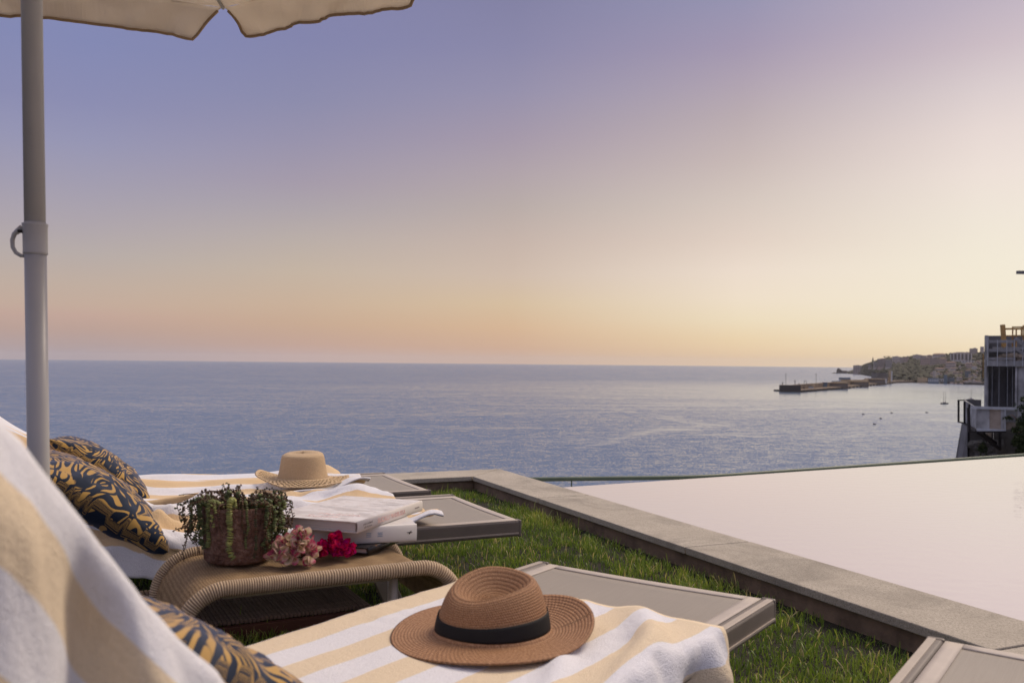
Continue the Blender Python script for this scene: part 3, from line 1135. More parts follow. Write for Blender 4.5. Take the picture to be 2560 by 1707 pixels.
def make_fedora(centre, rot):
    h = thing('fedora', 'brown straw fedora with a black ribbon band on the striped towel', 'hat', centre, rot)
    RB, a0, b0, H = .205, .114, .099, .107
    prof = []
    NB, NS, NTp = 22, 20, 12

    def brim_z(r, th):
        e = (r - .10) / (RB - .10)
        up = .032 * max(0, math.cos(th - .40)) ** 2 * e * e          # turned up on the right
        dn = .010 * max(0, math.cos(th - 3.6)) * e * e
        return .012 + up - dn + .006 * e * e + .003 * math.sin(3 * th + 1) * e

    def fn(u, v):
        th = 2 * math.pi * u
        c, s = math.cos(th), math.sin(th)
        j = v * (NB + NS + NTp)
        base = 1.0 / math.sqrt((c / a0) ** 2 + (s / b0) ** 2)
        if j <= NB:
            q = j / NB
            r = RB * (1 + .012 * math.sin(2 * th + .6)) * (1 - q) + base * q
            z = brim_z(r, th)
            ring = q * .105
            if q > .9:
                z += (q - .9) * .10
        elif j <= NB + NS:
            q = (j - NB) / NS
            zc = H + .020 * math.cos(th - .95) - .005 * math.cos(2 * (th - .4))
            k = 1 - .20 * q ** 1.3 - .05 * q ** 6
            r = base * k
            z0 = brim_z(base, th) + .010
            z = z0 + (zc - z0) * math.sin(q * math.pi / 2 * .96) ** .92
            z = z0 + (zc - z0) * (q * .8 + .2 * math.sin(q * math.pi / 2))
            ring = .105 + q * .12
        else:
            q = (j - NB - NS) / NTp
            zc = H + .020 * math.cos(th - .95) - .005 * math.cos(2 * (th - .4))
            r = base * .75 * (1 - q) ** .9
            lip = .004 * math.sin(min(1, q * 5) * math.pi)
            e = sm(.05, .75, q)
            z = zc * (1 - q) + H * q - .028 * e + lip
            ring = .225 + q * .085
        return ((r * c, r * s, z), (ring, u, 0))
    M = mat_straw('brown_straw', (.36, .185, .090), (.54, .32, .18), 135.0, 120.0)
    MB().grid(fn, 128, NB + NS + NTp, wrap=True).build('straw_body', M, h, smooth=True, solid=.003)

    def band(u, v):
        th = 2 * math.pi * u
        c, s = math.cos(th), math.sin(th)
        base = 1.0 / math.sqrt((c / a0) ** 2 + (s / b0) ** 2)
        q = v * .36
        zc = H + .020 * math.cos(th - .95) - .005 * math.cos(2 * (th - .4))
        z0 = brim_z(base, th) + .008
        k = 1 - .20 * q ** 1.3
        z = z0 + (zc - z0) * (q * .8 + .2 * math.sin(q * math.pi / 2))
        r = base * k + .0042 + .0012 * math.sin(3 * th)
        return (r * c, r * s, z)
    MB().grid(band, 96, 6, wrap=True).build('ribbon_band', M_black, h, smooth=True, solid=.0012)
    return h


fc = onz(1232, 1588, .405)
make_fedora((fc.x, fc.y, .400), math.atan2(L1.rotation_euler[2], 1) * 0 + R(8))


def make_crochet_hat(centre, rot):
    h = thing('crochet_hat', 'pale straw hat with an openwork crochet brim on the far lounger', 'hat', centre, rot)
    RB, r0, H = .200, .102, .120
    M = mat_straw('pale_straw', (.66, .47, .275), (.78, .60, .40), 120.0, 120.0)

    def crown(u, v):
        th = 2 * math.pi * u
        c, s = math.cos(th), math.sin(th)
        if v < .65:
            q = v / .65
            r = r0 * (1 + .07 * (1 - q) ** 3) * (1 - .10 * q - .04 * q ** 8)
            z = .020 + (H - .020) * q
        else:
            q = (v - .65) / .35
            a = q * math.pi / 2
            r = r0 * .86 * (math.cos(a) * .30 + .70 * (1 - q))
            z = H + .010 * math.sin(min(1, q * 3) * math.pi / 2) + .004 * math.cos(th - 1)
        return ((r * c, r * s * .95, z), (v * .25, u, 0))
    MB().grid(crown, 72, 36, wrap=True).build('crown', M, h, smooth=True, solid=.002)
    nr, na = 9, 84

    def brim(u, v):
        th = 2 * math.pi * (u + .5 / na * (round(v * nr) % 2))
        e = 1 - v
        r = RB * (1 - v) + r0 * 1.07 * v + .003 * math.sin(8 * th) * e
        z = .008 + .014 * v + .030 * e * e * max(0, math.cos(th - 3.0)) ** 2 + .012 * e * e * math.cos(2 * th) + .004 * math.sin(5 * th) * e
        return ((r * math.cos(th), r * math.sin(th), max(.004, z)), (v * .1, u, 0))
    MB().grid(brim, na, nr, wrap=True, skip=lambda i, j: 0 < j < nr - 1 and (i + j) % 2 == 0).build('brim', M, h, smooth=True, solid=.004)
    return h


hc = onz(757, 1205, .425)
make_crochet_hat((hc.x, hc.y, .425), 0.2)

# ================================================================== woven side table
TB_ANG = math.atan2(.469, .883)
table = thing('side_table', 'woven seagrass side table with rope wrapped rims holding plant and books', 'side table', (-.569, 2.325, 0), TB_ANG)
TZ, TD, TLs, TR = .437, .21, .290, .105


def tprof(s):
    """s in -1..1 along the top: returns x, z, straight then rolled-down ends"""
    arc = TR * math.pi / 2 * 1.16
    TLs = .275 if s > 0 else .196
    tot = TLs + arc
    d_ = abs(s) * tot
    if d_ <= TLs:
        x, z = d_, TZ
    else:
        a = (d_ - TLs) / TR
        x, z = TLs + TR * math.sin(a), TZ - TR * (1 - math.cos(a))
    return math.copysign(x, s), z, d_


def top_fn(u, v):
    s = 2 * u - 1
    x, z, d_ = tprof(s)
    y = (v - .5) * 2 * (TD - .012)
    rib = .0025 * math.sin(x * 70) * math.sin(math.pi * v)
    return ((x, y, z - .003 - .007 * math.sin(math.pi * v) + rib), (u, v, 0))


MB().grid(top_fn, 110, 24).build('woven_top', M_weave, table, smooth=True, solid=.006)
for sgn in (-1, 1):
    mb = MB()
    n_w, per, n_s = 138, 6, 12
    arc = TR * math.pi / 2 * 1.02
    tot = 2 * (TLs + arc)
    nt = n_w * per
    pts, rr, hs = [], [], []
    for i in range(nt + 1):
        s = -1 + 2 * i / nt
        x, z, _ = tprof(s)
        pts.append((x, sgn * TD, z + .001))
        ph = abs(math.sin(math.pi * i / per))
        rr.append(.0172 + .0024 * ph ** .7 + .0004 * noise.noise(Vector((i * .31, sgn, 0))))
        hs.append(ph ** .8)
    mb.tube(pts, rr, n_s)
    mb.a = [(h, 0, 0) for h in hs for k in range(n_s)]
    mb.build('rope_rim', M_rope, table, smooth=True)
def ztop(x):
    e = max(0.0, abs(x) - (.275 if x > 0 else .196)) / TR
    return TZ - TR * (1 - math.sqrt(max(0, 1 - e * e)))


for x, y in ((.222, -.165), (.338, .165), (-.285, -.165), (-.285, .165)):
    MB().tube([(x, y, 0), (x, y, ztop(x) - .026)], .0105, 16).build('leg', M_cream_leg, table, smooth=True)
for y in (-.165, .165):
    MB().tube([(-.20, y, TZ - .026), (.212, y, TZ - .026)], .008, 12).build('stretcher', M_cream_leg, table, smooth=True)

# low slatted platform in the shade under the loungers
bo = Vector((-.480, 3.13, 0))
bx, by = Vector((-.8865, -.4627, 0)), Vector((-.4627, .8865, 0)) * 1.0
plat = thing('slatted_platform', 'low dark brown ribbed slat platform lying in the shade under the loungers', 'platform', bo, math.atan2(bx.y, bx.x))
pz = .112
sl_me = None
for i in range(100):
    x = .012 + i * .0135
    if sl_me is None:
        o = MB().box((0, -.27, pz - .006), (.0118, .54, .012)).build('slat', M_slat, plat, bevel=.002)
        sl_me = o.data
    else:
        o2 = o.copy()
        COL.objects.link(o2)
        o2.parent = plat
    (o if i == 0 else o2).location = (x, 0, random.uniform(-.0012, .0012))
for y in (0.012, -.28, -.545):
    MB().box((.675, y, .074), (1.35, .024, .050)).build('bearer', M_redwood, plat, bevel=.002)
mb = MB()
for a, b in (((.78, -.13), (.90, -.13)), ((.78, -.24), (.90, -.24)), ((.78, -.13), (.78, -.24)), ((.90, -.13), (.90, -.24)), ((.82, -.15), (.82, -.22)), ((.86, -.15), (.86, -.22))):
    mb.beam((a[0], a[1], pz + .004), (b[0], b[1], pz + .004), .012, .008)
mb.build('inlaid_frame', M_slat, plat)

# ================================================================== on the table
TT = TZ + .000


def tpos(x, y, z=0.0):
    c, s = math.cos(TB_ANG), math.sin(TB_ANG)
    return Vector((-.569 + c * x - s * y, 2.325 + s * x + c * y, TT + z))


# plant pot
pc = onz(592, 1401, TT)
pc.y += .012
pot = thing('plant_pot', 'rough brown terracotta pot on the woven table', 'plant pot', pc)
mb = MB()
prof = [(.0, .002), (.074, .002), (.081, .010), (.0835, .05), (.0845, .09), (.0855, .130), (.0865, .140), (.0845, .145), (.080, .144), (.078, .13), (.077, .118)]
mb.lathe(prof, 48)
for i, p in enumerate(mb.v):
    k = 1.06 + .018 * noise.noise(Vector(p) * 22)
    mb.v[i] = (p[0] * k, p[1] * k, p[2])
mb.build('clay_body', M_clay, pot, smooth=True)
MB().lathe([(.083, .120), (.04, .124), (.001, .126)], 24).build('soil', M_soil, pot, smooth=True)

# trailing succulent
plant = thing('succulent', 'trailing bead leaved succulent spilling over the terracotta pot', 'plant', pc + Vector((0, 0, .122)))
M_leaf = mat_attr_leaf('succulent_leaf', [(.0, (.050, .028, .018)), (.2, (.13, .070, .034)), (.3, (.040, .050, .022)), (.55, (.125, .155, .058)), (.8, (.27, .30, .10)), (1.0, (.48, .47, .14))])


def leaf_disc(mb, c, nrm, rad, thick, colv):
    nrm = nrm.normalized()
    t = Vector((0, 0, 1)) if abs(nrm.z) < .8 else Vector((1, 0, 0))
    a = nrm.cross(t).normalized()
    b = nrm.cross(a)
    vs, k = [], 7
    for j, (rr_, dz_) in enumerate(((.55, -1), (1, 0), (.5, 1))):
        for i in range(k):
            an = 2 * math.pi * i / k
            vs.append(c + (a * math.cos(an) + b * math.sin(an)) * rad * rr_ + nrm * thick * dz_)
    fs = [(j * k + i, j * k + (i + 1) % k, (j + 1) * k + (i + 1) % k, (j + 1) * k + i) for j in range(2) for i in range(k)]
    fs += [tuple(range(k))[::-1], tuple(2 * k + i for i in range(k))]
    mb.add(vs, fs, [(colv, 0, 0)] * len(vs))


def strand(path, rad, green, gap, taper=.0, lone=False):
    mb = MB()
    pts = []
    m = len(path)
    # Catmull-Rom
    P = [Vector(p) for p in path]
    P = [P[0] * 2 - P[1]] + P + [P[-1] * 2 - P[-2]]
    for i in range(1, len(P) - 2):
        for t in np.linspace(0, 1, 9, endpoint=False):
            a, b, c, d_ = P[i - 1], P[i], P[i + 1], P[i + 2]
            pts.append(.5 * ((2 * b) + (c - a) * t + (2 * a - 5 * b + 4 * c - d_) * t * t + (3 * b - a - 3 * c + d_) * t ** 3))
    pts.append(P[-2])
    mb.tube(pts, .0011, 5)
    mb.a = [(.15, 0, 0)] * len(mb.v)
    L = 0
    nxt = .004
    side = 0
    for i in range(1, len(pts)):
        seg = pts[i] - pts[i - 1]
        l = seg.length
        while L + l > nxt and l > 0:
            f = (nxt - L) / l
            p = pts[i - 1].lerp(pts[i], f)
            tg = seg.normalized()
            q = i / len(pts)
            r = rad * (1 - taper * q) * random.uniform(.85, 1.12)
            cv = min(1, max(0, green + random.gauss(0, .07)))
            if lone:
                sd_ = Vector((random.gauss(0, 1), random.gauss(0, 1), random.gauss(0, 1)))
                sd_ = (sd_ - tg * sd_.dot(tg)).normalized()
                leaf_disc(mb, p + sd_ * r * 1.1, tg + sd_ * .4, r, r * .45, cv)
            else:
                tilt = Vector((random.gauss(0, .18), random.gauss(0, .18), random.gauss(0, .1)))
                leaf_disc(mb, p, tg + tilt, r, gap * .34, cv)
            nxt += gap * random.uniform(.85, 1.15)
        L += l
    mb.build('trailing_stem', M_leaf, plant, smooth=True)


def hang(th, drop, rad, green, gap, out=.012, rise=.02, r0=.035, wig=.01, lone=False, taper=0.0):
    c, s = math.cos(th), math.sin(th)
    re = .0865 + out
    pts = [(r0 * c, r0 * s, .0), ((r0 + .03) * c, (r0 + .03) * s, rise), (re * c, re * s, .026 + rise * .35)]
    n_ = max(2, int(drop / .025))
    for k_ in range(1, n_ + 1):
        q = k_ / n_
        pts.append((re * c + random.gauss(0, wig) * q, re * s + random.gauss(0, wig * .6) * q, .026 - drop * q))
    strand(pts, rad, green, gap, taper, lone)


FR = -math.pi / 2       # towards the viewer
hang(FR + .06, .125, .0092, .86, .0056, .008, .040, .03, .004)       # the fat green one in front
for th, dr, rd, gr, gp, lo in ((FR - .95, .085, .0085, .58, .0055, False), (FR - .78, .105, .0090, .52, .0055, False), (FR - .62, .10, .0080, .60, .0055, False),
                               (FR - 1.25, .070, .0080, .50, .0058, False), (FR - 1.6, .075, .0070, .45, .007, True), (FR - 1.9, .10, .0055, .38, .010, True),
                               (FR - .35, .045, .0050, .80, .006, True), (FR - .12, .060, .0032, .10, .0048, False), (FR + .40, .075, .0035, .12, .0050, False),
                               (FR + .70, .125, .0050, .20, .0054, False), (FR + .95, .10, .0070, .45, .0058, False),
                               (FR + 1.12, .085, .0075, .58, .006, True), (FR + 1.28, .095, .0080, .66, .006, True), (FR + 1.45, .090, .0080, .62, .006, True),
                               (FR + 1.62, .10, .0070, .50, .007, True), (FR + 1.85, .085, .0065, .45, .008, True), (FR + 2.2, .060, .0070, .50, .008, True),
                               (FR + 1.05, .120, .0060, .36, .0075, True), (FR + 1.38, .115, .0065, .52, .0075, True), (FR + .50, .10, .0045, .65, .0058, False)):
    hang(th, dr, rd * .93, gr + random.uniform(-.05, .10), gp * .95, random.uniform(.004, .030), random.uniform(.015, .035), .03, .007, lo)
for k in range(26):
    th = FR + random.choice([random.uniform(.85, 2.4), random.uniform(.9, 1.9), random.uniform(-2.2, -.75)])
    hang(th, random.uniform(.03, .11) * (.55 if abs(th - FR) < .6 else 1), random.uniform(.0028, .0048), random.choice([.08, .12, .18, .35, .45, .55]), random.uniform(.0055, .009),
         random.uniform(.002, .060), random.uniform(.015, .06), .03, .016, True)
# thin wild strands to the left
for th, reach, dr in ((FR - 1.35, .055, .12), (FR - 1.5, .050, .155), (FR - 1.75, .075, .06), (FR - 1.62, .035, .14), (FR + 1.5, .050, .09)):
    c, s = math.cos(th), math.sin(th)
    pts = [(.03 * c, .03 * s, .0), (.085 * c, .085 * s, .035)]
    for q in np.linspace(.2, 1, 6):
        r = .085 + reach * min(1, q * 1.7)
        pts.append((r * c + random.gauss(0, .006), r * s + random.gauss(0, .006), .03 - dr * q ** 1.3))
    strand(pts, .0034, .22, .0105, .25, True)
# upright tufts on top
for k in range(95):
    th = random.uniform(0, 2 * math.pi)
    r = .065 * math.sqrt(random.random())
    hgt = random.uniform(.018, .060) * (1.25 if math.cos(th) < .2 else .9)
    ln = random.uniform(.0, .05)
    a = random.uniform(0, 6.28)
    strand([(r * math.cos(th), r * math.sin(th), .0), (r * math.cos(th) + ln * .3 * math.cos(a), r * math.sin(th) + ln * .3 * math.sin(a), hgt * .6),
            (r * math.cos(th) + ln * math.cos(a), r * math.sin(th) + ln * math.sin(a), hgt)], random.uniform(.0028, .0050), random.choice([.06, .10, .13, .16, .2, .35, .45]), .0058, .2, True)
for x, z, dx_, dz_ in ((-.035, .030, .018, .055), (.052, .03, .010, .040), (.004, .035, .0, .042)):
    strand([(x, -.01, .0), (x, -.01, z), (x + dx_, -.02, z + dz_ * .6)], .0085, .55, .0058, .15)
strand([(-.05, 0, .01), (-.09, -.01, .045), (-.125, -.02, .052), (-.15, -.02, .048)], .0018, .12, .02, 0, True)


# flowers
def bract_mesh(name, mat, L, Wd, curl):
    def fn(u, v):
        a = (v - .5) * 2
        w = Wd * math.sin(math.pi * min(1, u * .92 + .06)) ** .75 * (1 - .25 * u)
        x = L * u
        return ((x, a * w, curl * L * (u * u) + .25 * abs(a) * w + .05 * w * math.sin(9 * u) * a), (u, abs(a), 0))
    me_o = MB().grid(fn, 6, 4).build(name, mat, None, smooth=True)
    me = me_o.data
    bpy.data.objects.remove(me_o)
    return me


def mat_bract(name, stops, vein, tl=.35):
    t = NT(name)
    a = t.attr()
    sx = t.new('SeparateXYZ', {0: a})
    oi = t.new('ObjectInfo').outputs['Random']
    q = t.math('ADD', sx.outputs[0], t.math('MULTIPLY', t.math('SUBTRACT', oi, .5), .7), clamp=True)
    c = t.ramp(q, stops)
    c = t.mix(t.ramp(sx.outputs[1], [(.0, .45), (.12, 0.0)]), c, vein)
    t.base(c, .6, 0, .2)
    tr = t.new('BsdfTranslucent', {'Color': c})
    mx = t.new('MixShader', {0: tl})
    t.l.new(t.b.outputs[0], mx.inputs[1])
    t.l.new(tr.outputs[0], mx.inputs[2])
    t.l.new(mx.outputs[0], t.n['Material Output'].inputs[0])
    return t.m


M_cream = mat_bract('cream_pink_bract', [(.0, (.56, .50, .29)), (.42, (.78, .66, .47)), (.66, (.78, .58, .48)), (.88, (.66, .28, .33)), (1.0, (.50, .08, .17))], (.58, .52, .30))
M_mag = mat_bract('magenta_bract', [(.0, (.55, .006, .27)), (.5, (.62, .007, .18)), (1.0, (.66, .009, .08))], (.38, .002, .12), .3)
M_stem = simple('flower_stem', (.06, .05, .02), .7, .2)
M_eye = simple('flower_eye', (.62, .50, .22), .6, .2)


def bouquet(label, cat, base, items, mesh, scale, stemdir, eye, group):
    root = thing('bougainvillea_sprig', label, cat, base, 0, group)
    for (px, py, pz_) in items:
        c = Vector((px, py, pz_))
        axis = Vector((random.gauss(0, .7), -.8 + random.gauss(0, .6), .55 + random.gauss(0, .5))).normalized()
        q = axis.to_track_quat('Z', 'Y').to_matrix()
        spin = random.uniform(0, 6.28)
        sc = scale * random.uniform(.8, 1.2)
        for j in range(3):
            o = bpy.data.objects.new('bract', mesh)
            COL.objects.link(o)
            o.parent = root
            Rm = q @ Matrix.Rotation(spin + j * 2.094 + random.gauss(0, .12), 3, 'Z') @ Matrix.Rotation(-R(random.uniform(28, 66)), 3, 'Y')
            o.matrix_local = Matrix.Translation(c) @ Rm.to_4x4() @ Matrix.Scale(sc, 4)
        if eye and random.random() < .6:
            MB().tube([c, c + axis * .007 * sc], [.0012, .0018], 6).build('flower_eye', M_eye, root, smooth=True)
    mb = MB()
    for (px, py, pz_) in items[::2]:
        mb.tube([(stemdir[0], stemdir[1], .008), (px * .5, py * .5 + .005, pz_ * .4 + .006), (px, py, pz_ - .002)], .0011, 5)
    mb.build('flower_stem', M_stem, root, smooth=True)
    return root


def spread(n, rx, ry, hz, gap, fn):
    out = []
    tries = 0
    while len(out) < n and tries < 4000:
        tries += 1
        x, y = random.uniform(-rx, rx), random.uniform(-ry, ry)
        q = (x / rx) ** 2 + (y / ry) ** 2
        if q > 1:
            continue
        z = .007 + hz * fn(x / rx) * (1 - q * .6) * random.uniform(.25, 1.0)
        if all((Vector((x, y, z)) - Vector(o)).length > gap for o in out):
            out.append((x, y, z))
    return out


b1 = onz(733, 1413, TT)
me1 = bract_mesh('cream_bract', M_cream, .021, .0105, .38)
it1 = spread(72, .060, .034, .074, .0085, lambda x: .75 + .5 * math.exp(-((x - .25) / .35) ** 2))
it1 += [(.012, .0, .082), (.030, .0, .078), (.022, .004, .066), (-.032, .0, .060), (-.040, .006, .058)]
bouquet('cluster of cream and pink bougainvillea bracts beside the pot', 'flowers', b1 + Vector((0, .012, 0)), it1, me1, 1.15, (.0, .05), True, None)
b2 = onz(838, 1398, TT)
me2 = bract_mesh('magenta_bract', M_mag, .014, .0085, .45)
it2 = spread(74, .050, .030, .056, .0062, lambda x: 1 - .45 * max(0, x) - .2 * max(0, -x))
bouquet('cluster of deep magenta bougainvillea beside the books', 'flowers', b2 + Vector((0, .014, 0)), it2, me2, 1.22, (.0, .05), False, None)


# ------------------------------------------------------------------ books
def text(name, body, mat, parent, size, M, ext=.0003):
    cu = bpy.data.curves.new(name, 'FONT')
    cu.body = body
    cu.size = size
    cu.extrude = ext
    cu.align_x, cu.align_y = 'CENTER', 'CENTER'
    cu.materials.append(mat)
    tmp = bpy.data.objects.new(name, cu)
    me = bpy.data.meshes.new_from_object(tmp)
    bpy.data.objects.remove(tmp)
    o = bpy.data.objects.new(name, me)
    COL.objects.link(o)
    o.parent = parent
    o.matrix_local = M
    return o


def make_book(label, corner, ang, Lx, Ly, T, m_cover, m_top, spine_axis):
    """corner: front right bottom corner; x runs along -spine side... local frame: spine on the +x face if spine_axis=='x', on the -y face if 'y'"""
    root = thing('book', label, 'book', corner, ang)
    t = .0028
    mb = MB()
    mb.box((-Lx / 2, Ly / 2, t / 2), (Lx, Ly, t))
    mb.build('back_cover', m_cover, root, bevel=.001)
    MB().box((-Lx / 2, Ly / 2, T - t / 2), (Lx, Ly, t)).build('front_cover', m_top, root, bevel=.001)
    if spine_axis == 'x':
        n_ = 8
        pr = []
        for i in range(n_ + 1):
            a = -math.pi / 2 + math.pi * i / n_
            pr.append((.004 * math.cos(a), T / 2 + T / 2 * math.sin(a)))
        mb = MB().grid(lambda u, v: (pr[round(u * n_)][0] - .0005, v * Ly, pr[round(u * n_)][1]), n_, 1)
        mb.build('spine', m_cover, root, smooth=True, solid=.0022)
        MB().box((-Lx / 2 - .001, Ly / 2, T / 2), (Lx - .010, Ly - .010, T - 2 * t - .0006)).build('page_block', M_pages, root)
    else:
        n_ = 8
        pr = []
        for i in range(n_ + 1):
            a = -math.pi / 2 + math.pi * i / n_
            pr.append((.005 * math.cos(a), T / 2 + T / 2 * math.sin(a)))
        mb = MB().grid(lambda u, v: (-v * Lx, -pr[round(u * n_)][0] + .0005, pr[round(u * n_)][1]), n_, 1)
        mb.build('spine', m_cover, root, smooth=True, solid=.0022)
        MB().box((-Lx / 2, Ly / 2 + .001, T / 2), (Lx - .010, Ly - .010, T - 2 * t - .0006)).build('page_block', M_pages, root)
    return root


# bottom: thin dark book
c3 = onz(918, 1386, TT + .001)
B3 = make_book('thin dark book with orange marks under the white books', (c3.x, c3.y, TT + .001), R(-20), .17, .21, .017, M_dark_cover, M_dark_cover, 'x')
# middle: thick white book, spine to the viewer
c2 = onz(1041, 1351, TT + .019)
B2 = make_book('thick white book with blue marks on its spine, middle of the stack', (c2.x, c2.y, TT + .019), R(18.5), .285, .235, .047, M_white2, M_white2, 'y')
Mx = Matrix(((1, 0, 0, 0), (0, 0, -1, 0), (0, 1, 0, 0), (0, 0, 0, 1)))
for x, tx in ((-.135, 'Ill'), (-.103, 'Ill')):
    text('spine_lettering', tx, M_bluetext, B2, .020, Matrix.Translation((x, -.0062, .024)) @ Mx @ Matrix.Rotation(R(90), 4, 'Z'))
mb = MB()
mb.add([(-.030, -.0062, .026), (-.021, -.0062, .0265), (-.015, -.0062, .031), (-.017, -.0062, .0265), (-.012, -.0062, .025), (-.019, -.0062, .0235), (-.022, -.0062, .020), (-.0225, -.0062, .0235)],
       [(0, 1, 6, 7), (1, 2, 3, 5), (3, 4, 5), (1, 5, 6)])
mb.build('spine_emblem', M_blackink, B2, solid=.0006)
# top: cream art book, spine to the right
c1_ = onz(891, 1333, TT + .068)
B1 = make_book('large cream art book with coral lettering on its spine, top of the stack', (c1_.x, c1_.y, TT + .068), R(-19.5), .27, .40, .030, M_white_cover, M_print, 'x')
My = Matrix(((0, 0, 1, 0), (1, 0, 0, 0), (0, 1, 0, 0), (0, 0, 0, 1)))
text('spine_lettering', 'SUCALLI MARBUSSA', M_pinktext, B1, .019, Matrix.Translation((.0048, .195, .0150)) @ My)
text('spine_lettering', 'paul scandinavi\nstile interiors', M_greytext, B1, .0085, Matrix.Translation((.0048, .055, .0150)) @ My)
text('spine_lettering', 'assouline', M_greytext, B1, .009, Matrix.Translation((.0048, .300, .0150)) @ My) if False else None
mb = MB().box((.0047, .360, .015), (.0006, .030, .0032))
mb.build('spine_emblem', M_greytext, B1)
for k, (tx, x, y, sz) in enumerate((('Sucalli', -.13, .045, .040), ('Marbussa', -.10, .085, .034), ('', 0, 0, .01))):
    if tx:
        text('cover_lettering', tx, M_pale_ink, B1, sz, Matrix.Translation((x, y, .0302)) @ Matrix.Rotation(R(4), 4, 'Z'))
for cx, cy, sx, sy in ((-.05, .20, .05, .018), (-.07, .26, .06, .012), (-.14, .22, .05, .016), (-.045, .13, .035, .012), (-.20, .19, .05, .010), (-.04, .30, .05, .014)):
    MB().box((cx, cy, .0302), (sx, sy, .0004)).build('printed_panel', M_white2, B1)

# ================================================================== parasol
pb = Vector((-1.037, 2.0, 0))
pt_dir = Vector((-.0243, 0, 1)).normalized()
par = thing('parasol', 'cream canvas parasol on a pale aluminium pole beside the loungers', 'parasol', pb)


def pp_(z):
    return Vector((-.0243 * z, 0, z))


MB().tube([pp_(.05), pp_(1.262)], .0225, 28).build('lower_pole', M_pole, par, smooth=True)
MB().tube([pp_(1.20), pp_(2.62)], .0218, 28).build('upper_pole', M_pole, par, smooth=True)
zc0 = atd(75, 637, 2.0).z
zc1 = atd(75, 560, 2.0).z
colr = MB()
for z, r in ((zc0, .0245), (zc0 + .001, .0255), (zc1 - .004, .0255)):
    pass
pr = [(.0225, zc0), (.0258, zc0 + .002), (.0252, zc0 + .006), (.0254, zc1 - .006), (.0268, zc1 - .003), (.0268, zc1), (.0218, zc1 + .001)]
mb = MB()
mb.lathe(pr, 32)
mb.v = [(p[0] - .0243 * p[2], p[1], p[2]) for p in mb.v]
collar = mb.build('collar', M_pole, par, smooth=True)
hk = []
cx = -.0243 * zc0
for X, Y in ((56, 569), (46, 577), (36, 585), (31, 600), (32, 618), (40, 632), (52, 639), (62, 640)):
    p = atd(X, Y, 2.0)
    hk.append(p - pb)
MB().tube(hk, [.0075, .0068, .0052, .0048, .0046, .0044, .0042, .004], 10).build('hook', M_pole, collar, smooth=True)
p = atd(54, 579, 1.99) - pb
MB().tube([p + Vector((0, -.012, 0)), p + Vector((0, .012, 0))], .0035, 10).build('pin', M_steel, collar, smooth=True)
# canopy: eight panels with drop valances
RC, ZE, ZA = 1.12, 2.185, 2.56
apex_off = pp_(2.4)
corner = []
a_off = R(90) - math.atan2(.08, 1.12)
for k in range(8):
    a = a_off + k * math.pi / 4
    corner.append(Vector((apex_off.x + RC * math.cos(a), RC * math.sin(a), ZE)))
ap = Vector((apex_off.x, 0, ZA))
for k in range(8):
    a, b = corner[k], corner[(k + 1) % 8]

    def panel(u, v):
        p = a.lerp(b, u)
        q = ap.lerp(p, v)
        q.z -= .05 * math.sin(math.pi * v) * (.6 + .4 * math.sin(math.pi * u))
        q.z += .02 * math.sin(math.pi * u) * v * 0
        return ((q.x, q.y, q.z), (u, v, 0))
    MB().grid(panel, 12, 14).build('canopy_panel', M_canopy, par, smooth=True, solid=.0012)
    e = (b - a)
    outn = Vector((e.y, -e.x, 0)).normalized()

    def val_pt(u, v):
        # the flap narrows to a notch at each rib and hangs in a shallow scallop
        cut = .098 * v ** .85 + .002
        wsh = 1 - 2 * cut
        uu = .5 + (u - .5) * wsh
        rc = (abs(u - .5) * 2)
        dep = .118 - .010 * math.sin(math.pi * u) - .020 * sm(.94, 1.0, rc)
        p = a.lerp(b, uu)
        r_ = .016 * noise.noise(Vector((u * 9 + k * 3, v * 1.5, k))) + .006 * noise.noise(Vector((u * 30, v * 2.2, k + 5))) + .003 * math.sin(u * 26 + k) * v
        p = p + outn * (.01 * v + r_ * (.3 + v))
        return Vector((p.x, p.y, ZE - v * dep + .003 * noise.noise(Vector((u * 11, k, 1)))))
    MB().grid(lambda u, v: (tuple(val_pt(u, v)), (u, v, 0)), 48, 8).build('valance', M_canopy, par, smooth=True, solid=.0012)
    mb = MB()
    edge = [val_pt(0, t) for t in np.linspace(.15, 1, 6)] + [val_pt(t, 1) for t in np.linspace(0, 1, 44)[1:-1]] + [val_pt(1, t) for t in np.linspace(1, .15, 6)]
    mb.tube(edge, .0052, 6)
    mb.build('binding', M_trim, par, smooth=True)
    MB().tube([ap + Vector((0, 0, -.03)), ap.lerp(a, .5) + Vector((0, 0, -.055)), a + Vector((0, 0, -.004))], .006, 8).build('rib', M_pole, par, smooth=True)
MB().lathe([(.03, 2.50), (.045, 2.51), (.045, 2.54), (.022, 2.56)], 20, (apex_off.x, 0, 0)).build('hub', M_pole, par, smooth=True)
MB().lathe([(.012, 2.56), (.03, 2.60), (.012, 2.64), (.001, 2.645)], 16, (apex_off.x, 0, 0)).build('finial', M_pole, par, smooth=True)
MB().lathe([(.001, .04), (.20, .04), (.20, .085), (.045, .11), (.040, .26), (.026, .265)], 36).build('base_plate', M_conc, par, smooth=False, bevel=.004)

# ================================================================== concrete tower on the right
TDp = 45.0


def T(x, y, d=TDp):
    """zoom pixels of the tower crop -> photo pixels -> world"""
    a, b = ray(2360 + x / 4.125, 780 + y / 4.125)
    t = (d + 4.0) / (a * math.sin(TTH) + math.cos(TTH))
    return Vector((a * t, t, CAM_H - b * t))


TTH = math.atan2(1180, 2240)
TF, TRt = Vector((math.sin(TTH), math.cos(TTH), 0)), Vector((math.cos(TTH), -math.sin(TTH), 0))
TM = Matrix.Rotation(-TTH, 3, 'Z')
tower = thing('concrete_tower', 'unfinished grey concrete tower with boarded railings on the cliff edge', 'building', T(600, 1400))
to = tower.location.copy()


